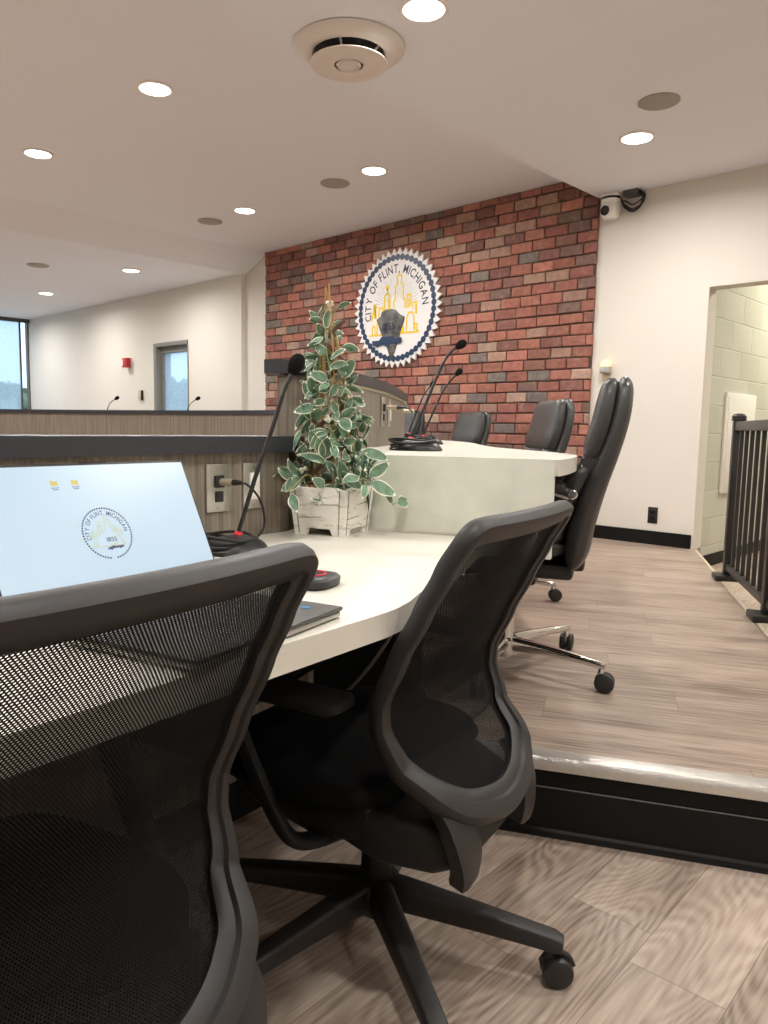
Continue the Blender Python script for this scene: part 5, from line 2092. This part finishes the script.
for pts_ in vines[:9]:
    for j in range(1, len(pts_)):
        for q in range(2):
            if rnd.random() < 0.80:
                p = pts_[j - 1].lerp(pts_[j], rnd.random())
                sc_ = 1.08 - 0.35 * (p.z - 0.12) / 0.5
                place_leaf(p, p, sc_)
for pts_ in vines[9:]:
    for q in range(5):
        j = rnd.randint(0, 2)
        p = pts_[j].lerp(pts_[j + 1], rnd.random())
        place_leaf(p, p, 1.05)
for k in range(16):
    a = rnd.uniform(0, 2 * PI)
    z = rnd.uniform(0.14, 0.30)
    r_ = rnd.uniform(0.055, 0.085)
    p = Vector((r_ * math.cos(a), r_ * math.sin(a), z))
    place_leaf(p, p, 1.1)
obj('foliage', bm, None, t, mats=[M_LEAFG, M_LEAFC])
for k in range(6):
    a = rnd.uniform(0, 2 * PI)
    z = (0.17, 0.24, 0.30, 0.36, 0.48, 0.60)[k]
    r_ = 0.09 * (1 - (z - 0.12) / 0.55)
    c = Vector((r_ * math.cos(a), r_ * math.sin(a), z))
    bm = B()
    for j in range(9):
        d = Vector((rnd.gauss(0, 1), rnd.gauss(0, 1), rnd.gauss(0, 1))).normalized()
        o1 = d.orthogonal().normalized()
        o2 = d.cross(o1)
        add_loft(bm, [(c, o1 * 0.003, o2 * 0.003), (c + d * 0.007, o1 * 0.005, o2 * 0.005), (c + d * 0.012, o1 * 0.002, o2 * 0.002)], 8, 2)
    obj('flower', bm, M_LEAFC, t)

# loose cable under the worktop
bm = B()
add_tube(bm, spline([(-1.060, 1.215, 0.699), (-1.080, 1.205, 0.62), (-1.106, 1.184, 0.547), (-1.153, 1.152, 0.466), (-1.218, 1.128, 0.395), (-1.33, 1.10, 0.30), (-1.45, 1.08, 0.20)], 6), 0.0042, 8)
tag(obj('power_cable', bm, M_GREYCABLE), 'thin grey cable hanging down below the cream worktop beside the mesh chair', 'cable')

# ------------------------------------------------------------------ world, camera, view
w = bpy.data.worlds.new('World')
SC.world = w
w.use_nodes = True
n, l = w.node_tree.nodes, w.node_tree.links
bg = n['Background']
sky = n.new('ShaderNodeTexSky')
sky.sky_type = 'HOSEK_WILKIE'
sky.sun_direction = Vector((0.5, -0.6, 0.62)).normalized()
sky.turbidity = 5
mx = n.new('ShaderNodeMix')
mx.data_type = 'RGBA'
mx.inputs['Factor'].default_value = 0.75
mx.inputs['B'].default_value = (0.62, 0.78, 1.0, 1)
l.new(sky.outputs['Color'], mx.inputs['A'])
l.new(mx.outputs['Result'], bg.inputs['Color'])
bg.inputs['Strength'].default_value = 3.2

cd = bpy.data.cameras.new('Camera')
cam = bpy.data.objects.new('Camera', cd)
COL.objects.link(cam)
cd.sensor_fit = 'VERTICAL'
cd.sensor_height = 36.0
cd.sensor_width = 27.0
cd.lens = 761.6 / 1024 * 36.0
cd.shift_x = (384 - 369.8) / 1024
cd.shift_y = -(512 - 515.8) / 1024
cd.clip_start = 0.02
cd.clip_end = 200
yaw, pit, rol = R(-44.32), R(6.59), R(-0.94)
fw = Vector((math.sin(yaw) * math.cos(pit), math.cos(yaw) * math.cos(pit), -math.sin(pit)))
rt = Vector((math.cos(yaw), -math.sin(yaw), 0))
dn = fw.cross(rt)
r2 = rt * math.cos(rol) + dn * math.sin(rol)
d2 = -rt * math.sin(rol) + dn * math.cos(rol)
mw = Matrix((r2, -d2, -fw)).transposed().to_4x4()
mw.translation = Vector((0, 0, H))
cam.matrix_world = mw
SC.camera = cam

SC.view_settings.view_transform = 'Standard'
SC.view_settings.look = 'None'
SC.view_settings.gamma = 1
SC.view_settings.use_curve_mapping = False
SC.view_settings.exposure = -0.12
SC.cycles.use_denoising = True
SC.cycles.max_bounces = 10
SC.cycles.diffuse_bounces = 5
SC.cycles.transparent_max_bounces = 24
SC.cycles.caustics_reflective = False
SC.cycles.caustics_refractive = False
SC.cycles.sample_clamp_indirect = 6
